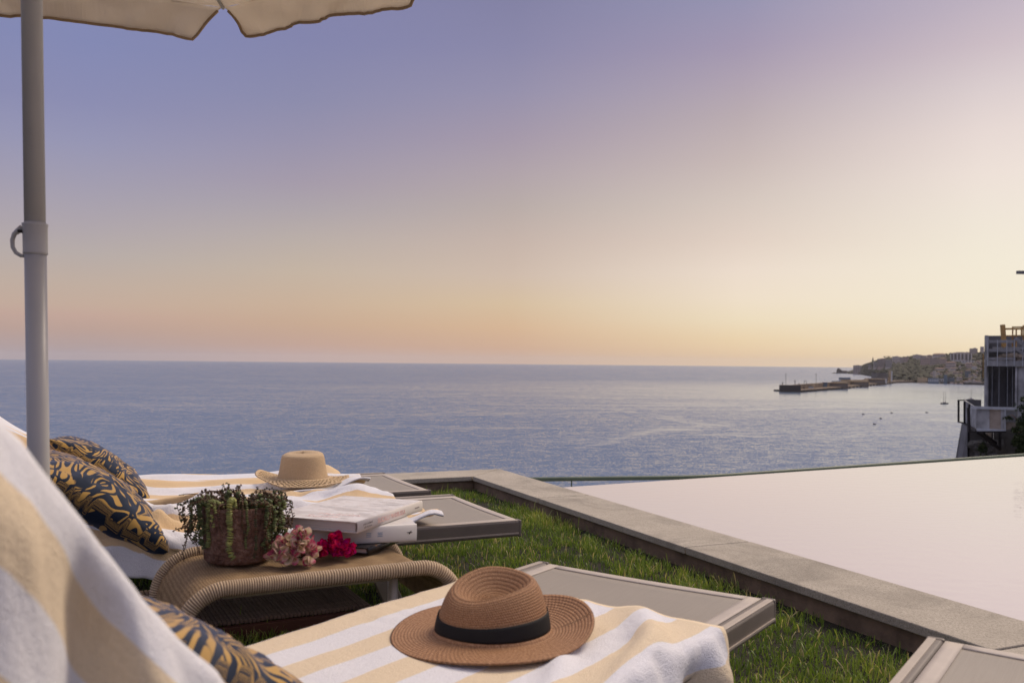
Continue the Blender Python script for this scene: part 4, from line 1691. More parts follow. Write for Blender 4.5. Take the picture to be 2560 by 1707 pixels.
def tbox(name, x0, y0, x1, y1, d0, th, mat, bev=0.0):
    a, b = T(x0, y1, d0), T(x1, y0, d0)
    c = (a + b) / 2 + TF * (th / 2)
    mb = MB().box(c, (abs((b - a).dot(TRt)), th, abs(b.z - a.z)), TM)
    return mb.build(name, mat, tower, origin=to, bevel=bev)


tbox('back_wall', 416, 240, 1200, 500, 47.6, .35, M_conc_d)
tbox('side_wall', 416, 240, 462, 982, 45.30, 2.3, M_conc)
tbox('pillar', 413, 492, 441, 982, 44.9, .34, M_conc)
tbox('beam', 442, 503, 1200, 556, 44.85, .45, M_conc)
tbox('pillar', 731, 557, 757, 985, 44.95, .34, M_conc)
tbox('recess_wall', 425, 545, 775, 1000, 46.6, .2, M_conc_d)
tbox('right_wall', 758, 557, 1250, 1230, 45.05, 2.4, M_conc)
for x in (497, 567, 653, 707):
    tbox('rod', x - 4, 557, x + 4, 985, 45.35, .06, M_gsteel)
for x in (505, 640):
    tbox('panel_joint', x - 3, 560, x + 3, 985, 46.50, .08, M_steel)
for x in (450, 551, 647, 725, 812):
    tbox('railing_post', x - 5, 285, x + 5, 560, 44.74, .06, M_gsteel)
for y0, y1 in ((288, 318), (380, 410), (468, 492)):
    tbox('railing_board', 446, y0, 740, y1, 44.82, .04, M_plank)
for p0, p1 in (((735, 268), (840, 352)), ((752, 380), (860, 462))):
    MB().beam(T(*p0, 44.68), T(*p1, 44.68), .05, .14).build('diagonal_board', M_plank, tower, origin=to)
tbox('deck', 500, 360, 1200, 384, 45.8, 1.6, M_plank)
mb = MB()
for k in range(14):
    x = random.uniform(560, 800)
    mb.box(T(x, random.uniform(440, 490), 45.6 + random.random() * .4), (random.uniform(.2, .6), .3, .15), Matrix.Rotation(random.uniform(-.4, .4), 3, 'Y'))
tag(mb.build('rubble', M_conc_w, tower, origin=to), kind='stuff')
MB().beam(T(604, 130, 45.9), T(622, 375, 45.9), .17, .17, (0, 1, 0)).build('formwork_post', M_timber, tower, origin=to)
for x, y0, y1 in ((708, 160, 375), (745, 165, 360), (800, 150, 240), (818, 135, 300)):
    tbox('formwork_post', x - 8, y0, x + 8, y1, 46.2, .15, M_timber)
for x0, x1, y0, y1 in ((628, 830, 163, 182), (700, 1000, 146, 160), (634, 730, 238, 250), (640, 735, 300, 312), (700, 900, 236, 248)):
    tbox('formwork_beam', x0, y0, x1, y1, 46.0, .14, M_timber)
tbox('formwork_strip', 388, 430, 396, 680, 45.2, .10, M_steel)
tbox('formwork_strip', 397, 430, 411, 678, 45.25, .15, M_timber)
# balcony box
tbox('balcony_panel', 341, 992, 470, 1203, 43.6, .08, M_conc)
tbox('balcony_panel', 464, 992, 592, 1203, 43.64, .08, M_conc_w)
tbox('balcony_panel', 586, 992, 632, 1203, 43.6, .08, M_conc)
tbox('balcony_panel', 626, 992, 748, 1133, 43.69, .08, M_conc)
tbox('balcony_panel', 628, 1134, 748, 1206, 43.70, .08, M_conc_w)
tbox('balcony_rail', 272, 984, 800, 996, 43.5, .07, M_gsteel)
tbox('balcony_sill', 335, 1212, 640, 1228, 43.5, .16, M_gsteel)
tbox('balcony_post', 622, 990, 638, 1222, 43.48, .07, M_gsteel)
# the side of the box running back along the sea
pA_, pB_ = (340, 992), (204, 908)


def quad(name, pts, mat, th=.08):
    vs = [Vector(p) for p in pts]
    nrm = (vs[1] - vs[0]).cross(vs[2] - vs[0]).normalized() * th
    mb = MB().add(vs + [v + nrm for v in vs], [(3, 2, 1, 0), (4, 5, 6, 7), (0, 1, 5, 4), (1, 2, 6, 5), (2, 3, 7, 6), (3, 0, 4, 7)])
    return mb.build(name, mat, tower, origin=to)


quad('balcony_side', [T(338, 992, 43.66), T(338, 1205, 43.66), T(206, 1132, 47.2), T(206, 908, 47.2)], M_conc)
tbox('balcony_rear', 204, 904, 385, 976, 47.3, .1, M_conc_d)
for a, b, dd in (((150, 905), (150, 1130), 47.0), ((211, 920), (211, 1150), 46.2), ((260, 948), (260, 985), 45.0)):
    MB().beam(T(*a, dd), T(*b, dd), .075, .075, (0, 1, 0)).build('steel_post', M_steel, tower, origin=to)
MB().beam(T(252, 985, 43.5), T(258, 1242, 43.5), .105, .105, (0, 1, 0)).build('steel_post', M_steel, tower, origin=to)
for a, da, b, db, w in (((145, 908), 47.0, (208, 908), 47.0, .05), ((145, 1130), 47.0, (215, 1145), 46.4, .06), ((212, 1148), 46.4, (335, 1228), 43.5, .10),
                        ((258, 1235), 43.5, (640, 1233), 43.5, .07), ((350, 1245), 43.6, (580, 1415), 44.6, .12), ((400, 1245), 44.4, (540, 1352), 44.9, .10),
                        ((576, 1240), 44.7, (578, 1418), 44.7, .09), ((498, 1240), 44.9, (498, 1322), 44.9, .05)):
    MB().beam(T(*a, da), T(*b, db), w, w, (0, 1, 0)).build('steel_brace', M_steel, tower, origin=to)
# cliff buttress
mb = MB()
cl = [(182, 1148), (240, 1180), (246, 3000), (-60, 3000), (122, 1490)]
f0 = [T(x, y, 46.5 - (0 if x < 200 else 1.2)) for x, y in cl]
f1 = [p + TF * 6 + TRt * 1.2 for p in f0]
n5 = len(cl)
mb.add(f0 + f1, [tuple(range(n5))[::-1], tuple(range(n5, 2 * n5))] + [(i, (i + 1) % n5, n5 + (i + 1) % n5, n5 + i) for i in range(n5)])
but = thing('rock_buttress', 'grey sloping buttress wall under the concrete tower', 'retaining wall', T(180, 1600, 46))
mb.build('sloping_face', M_conc_d, but, origin=but.location)


def bbox_(name, x0, y0, x1, y1, d0, th, mat):
    a, b = T(x0, y1, d0), T(x1, y0, d0)
    return MB().box((a + b) / 2 + TF * (th / 2), (abs((b - a).dot(TRt)), th, abs(b.z - a.z)), TM).build(name, mat, but, origin=but.location)


bbox_('wall_face', 247, 1215, 428, 3000, 45.4, 4, M_rock)
bbox_('pier', 429, 1232, 505, 3000, 45.0, 4, M_conc_w)
bbox_('wall_face', 506, 1240, 1300, 3000, 45.3, 4, M_rock)
for k in range(9):
    c_ = T(random.uniform(330, 560), random.uniform(1370, 1540), 45.1)
    MB().blob(tuple(c_), (random.uniform(.22, .45), random.uniform(.3, .5), random.uniform(.22, .42)), k + 40, 2, .7).build('rock', M_rock, but, origin=but.location)
# overhead beam at the right border
a = atd(2543, 681, 40)
bm_ = thing('street_lamp', 'short grey beam jutting into the sky at the right border', 'lamp post', a)
MB().beam(a, a + Vector((3.0, .4, .03)), .14, .14).build('arm', M_conc_d, bm_, origin=a)
MB().beam(a + Vector((2.9, .39, .03)), a + Vector((2.9, .39, -16)), .22, .22).build('post', M_conc_d, bm_, origin=a)

M_ivy = mat_attr_leaf('shrub_leaf', [(.0, (.012, .020, .008)), (.5, (.035, .055, .018)), (1.0, (.075, .095, .030))], .5)


def leaf_cloud(name, label, regions, n, size, base, cat='shrub'):
    root = thing(name, label, cat, base)
    mb = MB()
    for x0, y0, x1, y1, d0, th, share in regions:
        for k in range(int(n * share)):
            ex, ey = random.gauss(0, .42), random.gauss(0, .42)
            if math.hypot(ex, ey) > .55 + .9 * noise.noise(Vector((math.atan2(ey, ex) * 1.3, x0 * .01, 4))) + .25:
                continue
            p = T((x0 + x1) / 2 + ex * (x1 - x0) / 1.5, (y0 + y1) / 2 + ey * (y1 - y0) / 1.5, d0 + random.uniform(0, th))
            cl_ = noise.noise(p * 1.9)
            if cl_ < random.uniform(-.35, .40):
                continue
            a = Vector((random.gauss(0, 1), random.gauss(0, 1), random.gauss(0, 1))).normalized() * size * random.uniform(.6, 1.4)
            b = Vector((random.gauss(0, 1), random.gauss(0, 1), random.gauss(0, 1))).normalized() * size * .6
            cv = min(1, max(0, .45 + .5 * cl_ + random.gauss(0, .2)))
            mb.add([p - a, p - b * .6, p + a, p + b], [(0, 1, 2, 3)], [(cv, .1, 0)] * 4)
    mb.build('foliage', M_ivy, root, origin=base)
    mb = MB()
    for k in range(9):
        x0, y0, x1, y1, d0, th, share = random.choice(regions)
        s_ = T(x1, y1, d0 + th)
        e_ = T(random.uniform(x0, x1), random.uniform(y0, y1), d0)
        mb.tube([s_, s_.lerp(e_, .5) + Vector((0, 0, .15)), e_], [.03, .018, .006], 5)
    mb.build('branch', M_slat, root, origin=base)


leaf_cloud('creeper', 'green creeper hanging over the right side of the concrete tower',
           [(742, 890, 900, 1010, 43.0, .8, .35), (760, 1010, 900, 1240, 42.8, 1, .5), (600, 1075, 760, 1110, 43.2, .2, .05), (690, 1190, 800, 1240, 43.2, .4, .08)], 5200, .085, T(820, 1240, 43))
leaf_cloud('cliff_shrub', 'dark shrub growing on the cliff below the concrete tower',
           [(700, 1240, 900, 1480, 44.0, 1.1, .7), (330, 1330, 430, 1500, 44.6, .7, .3)], 5200, .085, T(800, 1480, 44))

# ================================================================== far shore
M_hill = simple('dry_hillside', (.062, .054, .038), .95, .35, .02)
M_wood = simple('far_woodland', (.068, .066, .040), .95, .35, .03)
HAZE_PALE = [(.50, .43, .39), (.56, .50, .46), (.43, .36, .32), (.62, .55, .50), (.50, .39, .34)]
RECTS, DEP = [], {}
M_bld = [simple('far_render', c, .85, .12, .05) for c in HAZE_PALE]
M_glass = simple('far_window', (.13, .115, .11), .35, .2, .1)
M_roof = simple('far_roof_tile', (.215, .130, .092), .85, .2, .1)
M_bluew = simple('far_blue_cladding', (.10, .145, .19), .6, .15, .05)
M_quay = simple('quay_stone', (.17, .125, .085), .9, .35, .05)
M_quay_d = simple('dark_quay_stone', (.058, .048, .042), .9, .3, .05)
M_cream_b = simple('terminal_cladding', (.50, .37, .22), .7, .15, .05)
M_white_b = simple('white_plaster', (.62, .60, .58), .7, .1, .1)


def wpt(X, Y, d):
    return atd(X, Y, d)


# ground of the headland: columns of (photo x, shore depth, ridge photo y, ridge depth)
cols = [(2118, 5200, 933.5, 5320), (2136, 5000, 927, 5250), (2150, 4700, 920, 5000), (2165, 4400, 913, 4700), (2185, 3800, 907, 4200), (2205, 3200, 902, 3900), (2222, 2750, 899, 3600), (2250, 2560, 898, 3400),
        (2300, 2440, 894, 3200), (2350, 2380, 888, 3050), (2400, 2330, 884, 2950), (2450, 2285, 880, 2880), (2520, 2240, 876, 2820), (2640, 2180, 868, 2780), (2900, 2100, 850, 2780), (3500, 1950, 835, 2800), (4600, 1700, 830, 2700), (7000, 1200, 860, 2300)]
mb = MB()
nr = 14


def hillfn(u, v):
    i = u * (len(cols) - 1) * .99999
    i0 = int(i)
    f = i - i0
    a, b = cols[i0], cols[min(i0 + 1, len(cols) - 1)]
    X, ds, Yr, dr = [a[k] * (1 - f) + b[k] * f for k in range(4)]
    zr = wpt(X, Yr, dr).z
    dd = ds + (dr - ds) * v
    zz = SEA_Z - 4 + (zr - SEA_Z + 4) * (v ** .8)
    if v < .08:
        zz = SEA_Z - 4 + v / .08 * 7
    zz += 5 * noise.noise(Vector((X * .05, v * 6, 0))) * v * (1 - v)
    p = wpt(X, 900, dd)
    return (p.x, dd, zz)


mb.grid(hillfn, 70, nr)
hill_v = list(mb.v)
nb = 71
# back side drops away behind the ridge
mb.grid(lambda u, v: (lambda p: (p[0] * (1 + .25 * v), p[1] * (1 + .25 * v), p[2] - v * (p[2] - SEA_Z + 3)))(hillfn(u, 1.0)), 70, 3)
tag(mb.build('headland_hills', M_hill, smooth=True), kind='structure')


def far_ground(X, Y):
    """the point of the hillside seen at a photo pixel"""
    lo, hi = 0.0, 1.0
    cx_ = [c[0] for c in cols]
    X = max(cx_[0], min(cx_[-1], X))
    for i in range(len(cx_) - 1):
        if X <= cx_[i + 1]:
            break
    u = (i + (X - cx_[i]) / (cx_[i + 1] - cx_[i])) / (len(cols) - 1)
    best, bd = None, 1e9
    for v in np.linspace(0.02, 1, 60):
        p = hillfn(u, v)
        a, b = ray(X, Y)
        zz = CAM_H - b * p[1]
        if abs(zz - p[2]) < bd:
            bd, best = abs(zz - p[2]), p
    return Vector(best)


NWIN = [0]


def block(label, X0, Y0, X1, Y1, d=None, th=None, mat=None, cols_=0, rows_=0, roof=None, group='buildings on the hillside across the bay', name='apartment_block', cat='building', vertical=False, yaw=None, wmat=None):
    gp = far_ground((X0 + X1) / 2, Y1)
    d = gp.y
    DEP[label] = d
    RECTS.append((X0 - 1.5, Y0 - 2, X1 + 1.5, Y1 - 1, d))
    a, b = wpt(X0, Y1, d), wpt(X1, Y0, d)
    w, h = b.x - a.x, b.z - a.z
    th = th or max(8, min(w * .6, 26))
    cx_, cy_ = (a.x + b.x) / 2, d + th / 2
    base = min(a.z, gp.z) - 6
    root = thing(name, label, cat, (cx_, cy_, a.z), (0 if yaw is not None else random.uniform(-.12, .12)) - math.atan2(cx_, cy_), group)
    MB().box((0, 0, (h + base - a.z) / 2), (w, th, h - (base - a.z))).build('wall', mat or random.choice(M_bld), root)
    if roof == 'tile':
        mb = MB()
        e = .6
        mb.add([(-w / 2 - e, -th / 2 - e, h + .02), (w / 2 + e, -th / 2 - e, h + .02), (w / 2 + e, th / 2 + e, h + .02), (-w / 2 - e, th / 2 + e, h + .02), (-w * .3, 0, h + th * .16), (w * .3, 0, h + th * .16)],
               [(0, 1, 5, 4), (1, 2, 5), (2, 3, 4, 5), (3, 0, 4), (3, 2, 1, 0)])
        mb.build('roof', M_roof, root)
    elif roof == 'flat':
        MB().box((w * random.uniform(-.2, .2), 0, h + 1.1), (w * .35, th * .4, 2.2)).build('roof_house', mat or M_bld[0], root)
    me = None
    for r_ in range(rows_):
        for c_ in range(cols_):
            ww, hh = w / cols_ * .55, h / rows_ * .5
            x = -w / 2 + (c_ + .5) * w / cols_
            z = (r_ + .55) * h / rows_
            if me is None:
                o = MB().box((0, -th / 2 - .04, 0), (ww, .16, hh if not vertical else h / rows_ * .86)).build('window', wmat or M_glass, root)
                me = o
            else:
                o = me.copy()
                COL.objects.link(o)
                o.parent = root
            o.location = (x, 0, z)
    return root


def za(x, y):
    return 2060 + x / 10.69, 860 + y / 10.69


def zb(x, y):
    return 2260 + x / 10.69, 850 + y / 10.69


def blkA(label, x0, y0, x1, y1, **k):
    p, q = za(x0, y0), za(x1, y1)
    return block(label, p[0], p[1], q[0], q[1], **k)


def blkB(label, x0, y0, x1, y1, **k):
    p, q = zb(x0, y0), zb(x1, y1)
    return block(label, p[0], p[1], q[0], q[1], **k)


blkA('grey block standing alone on the tip of the headland', 815, 570, 1030, 765, d=4900, mat=M_bld[2], cols_=4, rows_=4, roof='flat', name='apartment_block')
blkA('low left wing stepping down from the big hotel on the headland', 1200, 545, 1345, 640, d=4250, mat=M_bld[0], cols_=5, rows_=1, vertical=True)
blkA('mid left wing stepping up to the big hotel on the headland', 1346, 480, 1462, 640, d=4230, mat=M_bld[1], cols_=4, rows_=1, vertical=True)
blkA('big hotel block with tall window strips below the crane', 1463, 395, 1670, 640, d=4200, mat=M_bld[4], cols_=8, rows_=1, vertical=True, roof='flat')
blkA('right wing of the big hotel under the crane', 1671, 420, 1850, 640, d=4180, mat=M_bld[1], cols_=6, rows_=1, vertical=True)
blkA('tall pale block with roof huts right of the crane', 1860, 335, 2050, 500, d=3950, mat=M_bld[3], cols_=5, rows_=4, roof='flat')
blkA('lower pale block beside the tall one with roof huts', 2052, 350, 2150, 490, d=3930, mat=M_bld[0], cols_=3, rows_=4)
blkA('small pinkish block with a chimney on the skyline', 2152, 355, 2275, 470, d=3900, mat=M_bld[4], cols_=4, rows_=2, roof='flat')
blkB('long pale block on the skyline left of the wooded rise', 280, 395, 480, 500, d=3500, mat=M_bld[1], cols_=6, rows_=3, roof='flat')
blkB('stepped block with balconies on the skyline', 481, 410, 620, 500, d=3480, mat=M_bld[0], cols_=4, rows_=3)
blkB('pinkish block on the skyline above the terrace houses', 640, 405, 760, 480, d=3400, mat=M_bld[4], cols_=4, rows_=2, roof='tile')
blkB('wide low villa on the ridge with a tiled roof', 830, 385, 1150, 440, d=3300, mat=M_bld[3], cols_=8, rows_=1, roof='tile')
blkB('long terrace of houses, left part, on the slope', 480, 490, 735, 655, d=3150, mat=M_bld[4], cols_=7, rows_=3)
blkB('long terrace of houses, middle part with pale pillar', 737, 490, 990, 640, d=3100, mat=M_bld[2], cols_=8, rows_=3)
blkB('long terrace of houses, right part, on the slope', 992, 500, 1160, 620, d=3080, mat=M_bld[4], cols_=5, rows_=3, roof='tile')
hb = blkB('large hotel with six tall white framed bays and a curved roof', 1320, 365, 1840, 545, d=2950, mat=M_bld[2], cols_=6, rows_=1, vertical=True, yaw=0.0)
# white fins of the bay hotel
p0, p1 = zb(1320, 545), zb(1840, 365)
hd_ = DEP['large hotel with six tall white framed bays and a curved roof']
a_, b_ = wpt(p0[0], p0[1], hd_), wpt(p1[0], p1[1], hd_)
w_, h_ = b_.x - a_.x, b_.z - a_.z
for fx in (.03, .155, .33, .47, .64, .84, .975):
    MB().box((-w_ / 2 + fx * w_, -14, h_ / 2), (w_ * .035, 3, h_)).build('fin', M_white_b, hb)
MB().box((0, -14.0, -1.0), (w_ * 1.02, 3.2, 2.6)).build('white_band', M_white_b, hb)
mb = MB()
mb.prism([(-w_ * .45, 0)] + [(w_ * .45 * -math.cos(math.pi * t), 5 * math.sin(math.pi * t)) for t in np.linspace(.1, .9, 9)] + [(w_ * .45, 0)], -8, 8)
mb.v = [(p[0], p[2], h_ + p[1]) for p in mb.v]
mb.build('roof', M_bld[0], hb)
blkB('white arcade with dark openings below the bay hotel', 1540, 548, 1915, 605, d=2930, mat=M_white_b, cols_=5, rows_=1, yaw=0.0)
blkB('domed pale block on the hilltop right of the bay hotel', 1790, 225, 1985, 350, d=3050, mat=M_bld[0], cols_=6, rows_=3, roof='flat')
blkB('pale tower block on the hilltop touching the concrete tower', 2060, 175, 2150, 340, d=3000, mat=M_bld[1], cols_=3, rows_=5)
blkB('flat roofed house with a pink parapet below the bay hotel', 1165, 600, 1412, 740, d=2850, mat=M_bld[0], cols_=7, rows_=2, roof='tile')
blkB('slim pale tower house among trees above the harbour', 795, 820, 870, 985, d=2620, mat=M_bld[3], cols_=2, rows_=5)
blkB('row of white houses above the slim tower house', 870, 760, 1112, 805, d=2700, mat=M_bld[3], cols_=7, rows_=1, roof='tile')
blkB('small white house under the flat roofed house', 1262, 755, 1412, 805, d=2700, mat=M_bld[3], cols_=4, rows_=1, roof='tile')
blkB('ochre house on the slope right of the arcade', 1680, 620, 1830, 740, d=2800, mat=M_bld[4], cols_=4, rows_=2, roof='tile')
blkB('white villa with a long roof near the concrete tower', 1835, 690, 1960, 780, d=2750, mat=M_white_b, cols_=4, rows_=2, roof='tile')
blkB('pale blue gabled hall in the middle of the slope', 1660, 815, 1790, 985, d=2560, mat=M_bluew, cols_=2, rows_=2, roof='tile')
blkB('yellow harbour shed at the waterfront', 400, 1010, 650, 1100, d=2480, mat=M_cream_b, cols_=0, rows_=0, name='harbour_shed')
blkB('blue grey harbour shed with white doors', 695, 1015, 955, 1165, d=2440, mat=M_bluew, cols_=6, rows_=1, name='harbour_shed', wmat=M_white_b)
blkB('small white kiosk between the harbour sheds', 960, 1035, 1070, 1130, d=2430, mat=M_white_b, cols_=2, rows_=1, name='kiosk')
blkB('tall blue grey silo at the waterfront', 1085, 930, 1170, 1170, d=2420, mat=M_bluew, cols_=0, rows_=0, name='silo')
blkB('wide pale blue warehouse right of the silo', 1180, 1000, 1362, 1125, d=2420, mat=M_bluew, cols_=6, rows_=2, name='warehouse')
# small houses
spots = [(1430, 860), (1480, 700), (1130, 860), (1180, 800), (1530, 850), (1860, 910), (1900, 940), (1420, 1000), (1520, 990), (1600, 1100), (1650, 1090), (1730, 1050), (1840, 1070), (1900, 1090), (2000, 1110),
         (980, 890), (1050, 690), (720, 880), (1960, 560), (2010, 600), (1500, 1150), (1380, 1150), (1740, 920), (1250, 1140), (1950, 830), (2040, 760), (560, 600), (620, 470), (900, 860), (1330, 850), (310, 1060), (60, 1080), (180, 1090)]
ORD = ['first', 'second', 'third', 'fourth', 'fifth', 'sixth', 'seventh', 'eighth', 'ninth', 'tenth', 'eleventh', 'twelfth']
ROWS = [(0, 760, 'top'), (760, 880, 'upper middle'), (880, 960, 'middle'), (960, 1085, 'lower middle'), (1085, 2000, 'lowest')]
for k, (x, y) in enumerate(spots):
    w = random.uniform(45, 95)
    p, q = zb(x, y), zb(x + w, y + random.uniform(35, 60))
    wi, wall_m = random.choice([('pale', M_bld[0]), ('pale', M_bld[1]), ('grey', M_bld[2]), ('cream', M_bld[3]), ('pinkish', M_bld[4]), ('white', M_white_b)])
    rf = random.choice(['tile', 'tile', 'flat'])
    r0_, r1_, rn = [r for r in ROWS if r[0] <= y < r[1]][0]
    idx = sorted([xx for xx, yy in spots if r0_ <= yy < r1_]).index(x)
    lab = 'small %s house with %s roof, %s from the left in the %s row' % (wi, 'tiled' if rf == 'tile' else 'flat', ORD[idx], rn)
    block(lab, p[0], p[1], q[0], q[1], mat=wall_m, cols_=2, rows_=1, roof=rf, group='small houses on the slope above the harbour', name='house', cat='house')

# woodland on the headland
mb = MB()
for k in range(6500):
    u = random.random()
    v = random.random() ** .9
    p = hillfn(u, .05 + v * .95)
    X = 1280 + p[0] / p[1] * FPX
    if noise.noise(Vector((p[0] * .006, p[1] * .006, 2))) < -.22 - (.4 if X < 2330 else 0) + (.10 if X > 2420 else 0):
        continue
    s_ = random.uniform(4.0, 9.5) * (1.0 if X < 2330 else .62)
    Yp = 906 + (X - 1280) * .0094 + (CAM_H - p[2] - s_) / p[1] * FPX
    if any(a_ < X < c_ and b_ < Yp < e_ + 3 and p[1] < d_ + 60 for a_, b_, c_, e_, d_ in RECTS):
        continue
    mb.blob((p[0], p[1], p[2] + s_ * .4), (s_ * 1.15, s_ * 1.15, s_ * .85), k, 1, .35)
tag(mb.build('woodland', M_wood, smooth=False), 'dark trees covering the slopes of the headland', 'woodland', kind='stuff')
# cypress, rocks at the tip
p = wpt(*za(1305, 545), 4600)
cy = thing('cypress_tree', 'pointed dark cypress on the skyline of the headland', 'tree', p)
MB().lathe([(.6, -12), (2.4, 0), (5.0, 6), (5.6, 14), (3.2, 28), (.2, 40)], 8).build('crown', M_wood, cy)
MB().tube([(0, 0, -14), (0, 0, 2)], .5, 6).build('trunk', M_slat, cy)
p = wpt(2093, 933.5, 5300)
rk = thing('sea_stack', 'pointed rock islet off the tip of the headland', 'rock', (p.x, p.y, SEA_Z))
mb = MB()
mb.blob((11, 0, 6), (16, 12, 26), 3, 2, .35)
mb.blob((44, 4, 2), (30, 14, 17), 5, 2, .3)
mb.blob((-12, 0, 0), (22, 8, 5), 8, 2, .3)
mb.blob((85, 10, 0), (42, 12, 6), 12, 2, .3)
mb.build('rock_mass', M_quay_d, rk)
# tower crane above the hotel
p = wpt(*za(1720, 480), 4240)
cr = thing('tower_crane', 'thin tower crane above the hotel on the headland', 'crane', p)
MB().box((0, 0, 10), (2.6, 2.6, 36)).build('mast', M_quay_d, cr)
MB().box((8, 0, 26), (64, 1.8, 1.8)).build('jib', M_quay_d, cr)
MB().box((-19, 0, 24.2), (7, 3, 4.5)).build('counterweight', M_quay_d, cr)
MB().box((1.5, 0, 22.5), (5, 3, 4)).build('cab', M_quay_d, cr)

# ------------------------------------------------------------------ breakwater
HS = CAM_H - SEA_Z


def onsea(X, Y):
    return onz(X, Y, SEA_Z)


def zc(x, y):
    return 1920 + x / 11.76, 920 + y / 11.76


bw = thing('breakwater', 'long stone breakwater reaching out from the headland', 'breakwater', onsea(1975, 980))
bwo = bw.location.copy()
q0, q1, q2, q3 = onsea(1951, 979.6), onsea(2002, 980.4), onsea(2120, 971), onsea(2240, 957.5)


def wall_run(name, a, b, h0, h1, th, mat, z0=-1.5, parent=None, org=None):
    dirv = (b - a)
    dirv.z = 0
    nrm = Vector((-dirv.y, dirv.x, 0)).normalized()
    if nrm.y < 0:
        nrm = -nrm
    vs = []
    for p, h in ((a, h0), (b, h1)):
        vs += [(p.x, p.y, SEA_Z + z0), (p.x + nrm.x * th, p.y + nrm.y * th, SEA_Z + z0), (p.x + nrm.x * th, p.y + nrm.y * th, SEA_Z + h), (p.x, p.y, SEA_Z + h)]
    mb = MB().add(vs, [(0, 1, 2, 3), (7, 6, 5, 4), (0, 4, 5, 1), (1, 5, 6, 2), (2, 6, 7, 3), (3, 7, 4, 0)])
    return mb.build(name, mat, parent or bw, origin=org or bwo)


hpx = 1560 / FPX
wall_run('head_block', q0, q1, 11.6, 11.9, 30, M_quay_d)
wall_run('toe', onsea(1934, 977.2), onsea(1951, 977.8), 2.6, 2.6, 20, M_quay_d)
wall_run('quay', q1 + Vector((.5, 4, 0)), q2, 3.6, 5.0, 34, M_quay)
wall_run('quay', q2 + Vector((.3, 1, 0)), q3, 5.02, 6.0, 34, M_quay)
wall_run('quay', q3 + Vector((.3, 1, 0)), onsea(2290, 956.5), 6.02, 6.0, 60, M_quay)
wall_run('quay', onsea(2292, 956.5), onsea(2400, 960.3), 4.5, 4.5, 60, M_quay_d)
wall_run('quay', onsea(2401, 960.3), onsea(2620, 968), 5.0, 5.0, 60, M_quay_d)
# dark fender band along the waterline
for a, b in ((q1, q2), (q2, q3)):
    for k in range(16):
        t0 = (k + .2) / 16
        p = a.lerp(b, t0) + Vector((0, -.6, 0))
        MB().box((p.x, p.y, SEA_Z + 1.2), (7, 1.0, 2.4)).build('fender', M_steel, bw, origin=bwo)
# sea wall behind
wall_run('sea_wall', q1 + Vector((2, 36, 0)), q2 + Vector((0, 36, 0)), 12.0, 13.0, 6, M_quay)
wall_run('sea_wall', q2 + Vector((.4, 37, 0)), q3 + Vector((0, 36, 0)), 13.1, 15.0, 6, M_quay)


def pier_shed(label, X0, X1, Ytop, Ybase, d, th, mat, roof=None, name='pier_shed', cols_=0, wm=None):
    a, b = wpt(X0, Ybase, d), wpt(X1, Ytop, d)
    w, h = b.x - a.x, b.z - a.z
    root = thing(name, label, 'building', ((a.x + b.x) / 2, d + th / 2, a.z))
    MB().box((0, 0, h / 2 - 1), (w, th, h + 2)).build('wall', mat, root)
    if roof is not None:
        MB().box((0, 0, h + .5), (w + 2, th + 2, 1.0)).build('roof', roof, root)
    for c_ in range(cols_):
        MB().box((-w / 2 + (c_ + .5) * w / cols_, -th / 2 - .1, h * .42), (w / cols_ * .6, .3, h * .5)).build('bay_door', wm or M_glass, root)
    return root


pier_shed('long cream roofed terminal on the breakwater, left half', 2069, 2120, 957.5, 968.5, 1760, 14, M_quay, M_cream_b, 'terminal', 9)
pier_shed('long cream roofed terminal on the breakwater, right half', 2121, 2172, 954.5, 965.5, 1930, 14, M_quay, M_cream_b, 'terminal', 8)
pier_shed('upper cream roof strip behind the terminal', 2106, 2169, 950.5, 955.5, 1990, 10, M_cream_b, M_cream_b, 'terminal', 0)
pier_shed('twin decked terminal at the root of the breakwater', 2166, 2213, 948, 959, 2140, 14, M_quay, M_cream_b, 'terminal', 7)
pier_shed('dark sided shed behind the twin decked terminal', 2166, 2205, 945.5, 949, 2210, 8, M_conc_d, None)
pier_shed('pale end wall beside the twin decked terminal', 2213.5, 2217, 946.5, 956, 2150, 8, M_white_b, None)
pier_shed('pale grey gatehouse on the breakwater', 2060, 2068, 956, 968, 1720, 10, M_bluew, M_white_b)
pier_shed('small blue cabin on the breakwater near its head', 2050, 2059, 961, 968.5, 1715, 8, M_bluew, None)
pier_shed('low yellow lit shed behind the head of the breakwater', 2019, 2038, 960.5, 965.5, 1650, 8, M_cream_b, None)
pier_shed('dark blue kiosk with white doors below the yellow shed', 2016, 2034, 966, 971, 1630, 6, M_bluew, None, 'kiosk', 4, M_white_b)
pier_shed('small stone hut right beside the head block', 2001, 2012, 966, 974.5, 1600, 8, M_quay, None, 'hut', 2)
# vessel shapes seen over the pier
fer = thing('ferry', 'blue sided ferry moored behind the breakwater terminal', 'ship', wpt(2108, 957, 2100))
a, b = wpt(2102, 957, 2100), wpt(2126, 943.5, 2100)
MB().box((a.x / 2 + b.x / 2 - fer.location.x, 6, (b.z - a.z) * .80), (b.x - a.x, 14, (b.z - a.z) * .36)).build('upper_deck', M_bluew, fer)
MB().box((a.x / 2 + b.x / 2 - fer.location.x, 6.5, (b.z - a.z) * .30), ((b.x - a.x) * 1.0, 13, (b.z - a.z) * .62)).build('hull', M_white_b, fer)
a, b = wpt(2083, 958, 2100), wpt(2102, 953.3, 2100)
MB().box((a.x / 2 + b.x / 2 - fer.location.x, 6.2, (b.z - a.z) * .4), (b.x - a.x - .5, 12, (b.z - a.z))).build('fore_deck', M_bluew, fer)
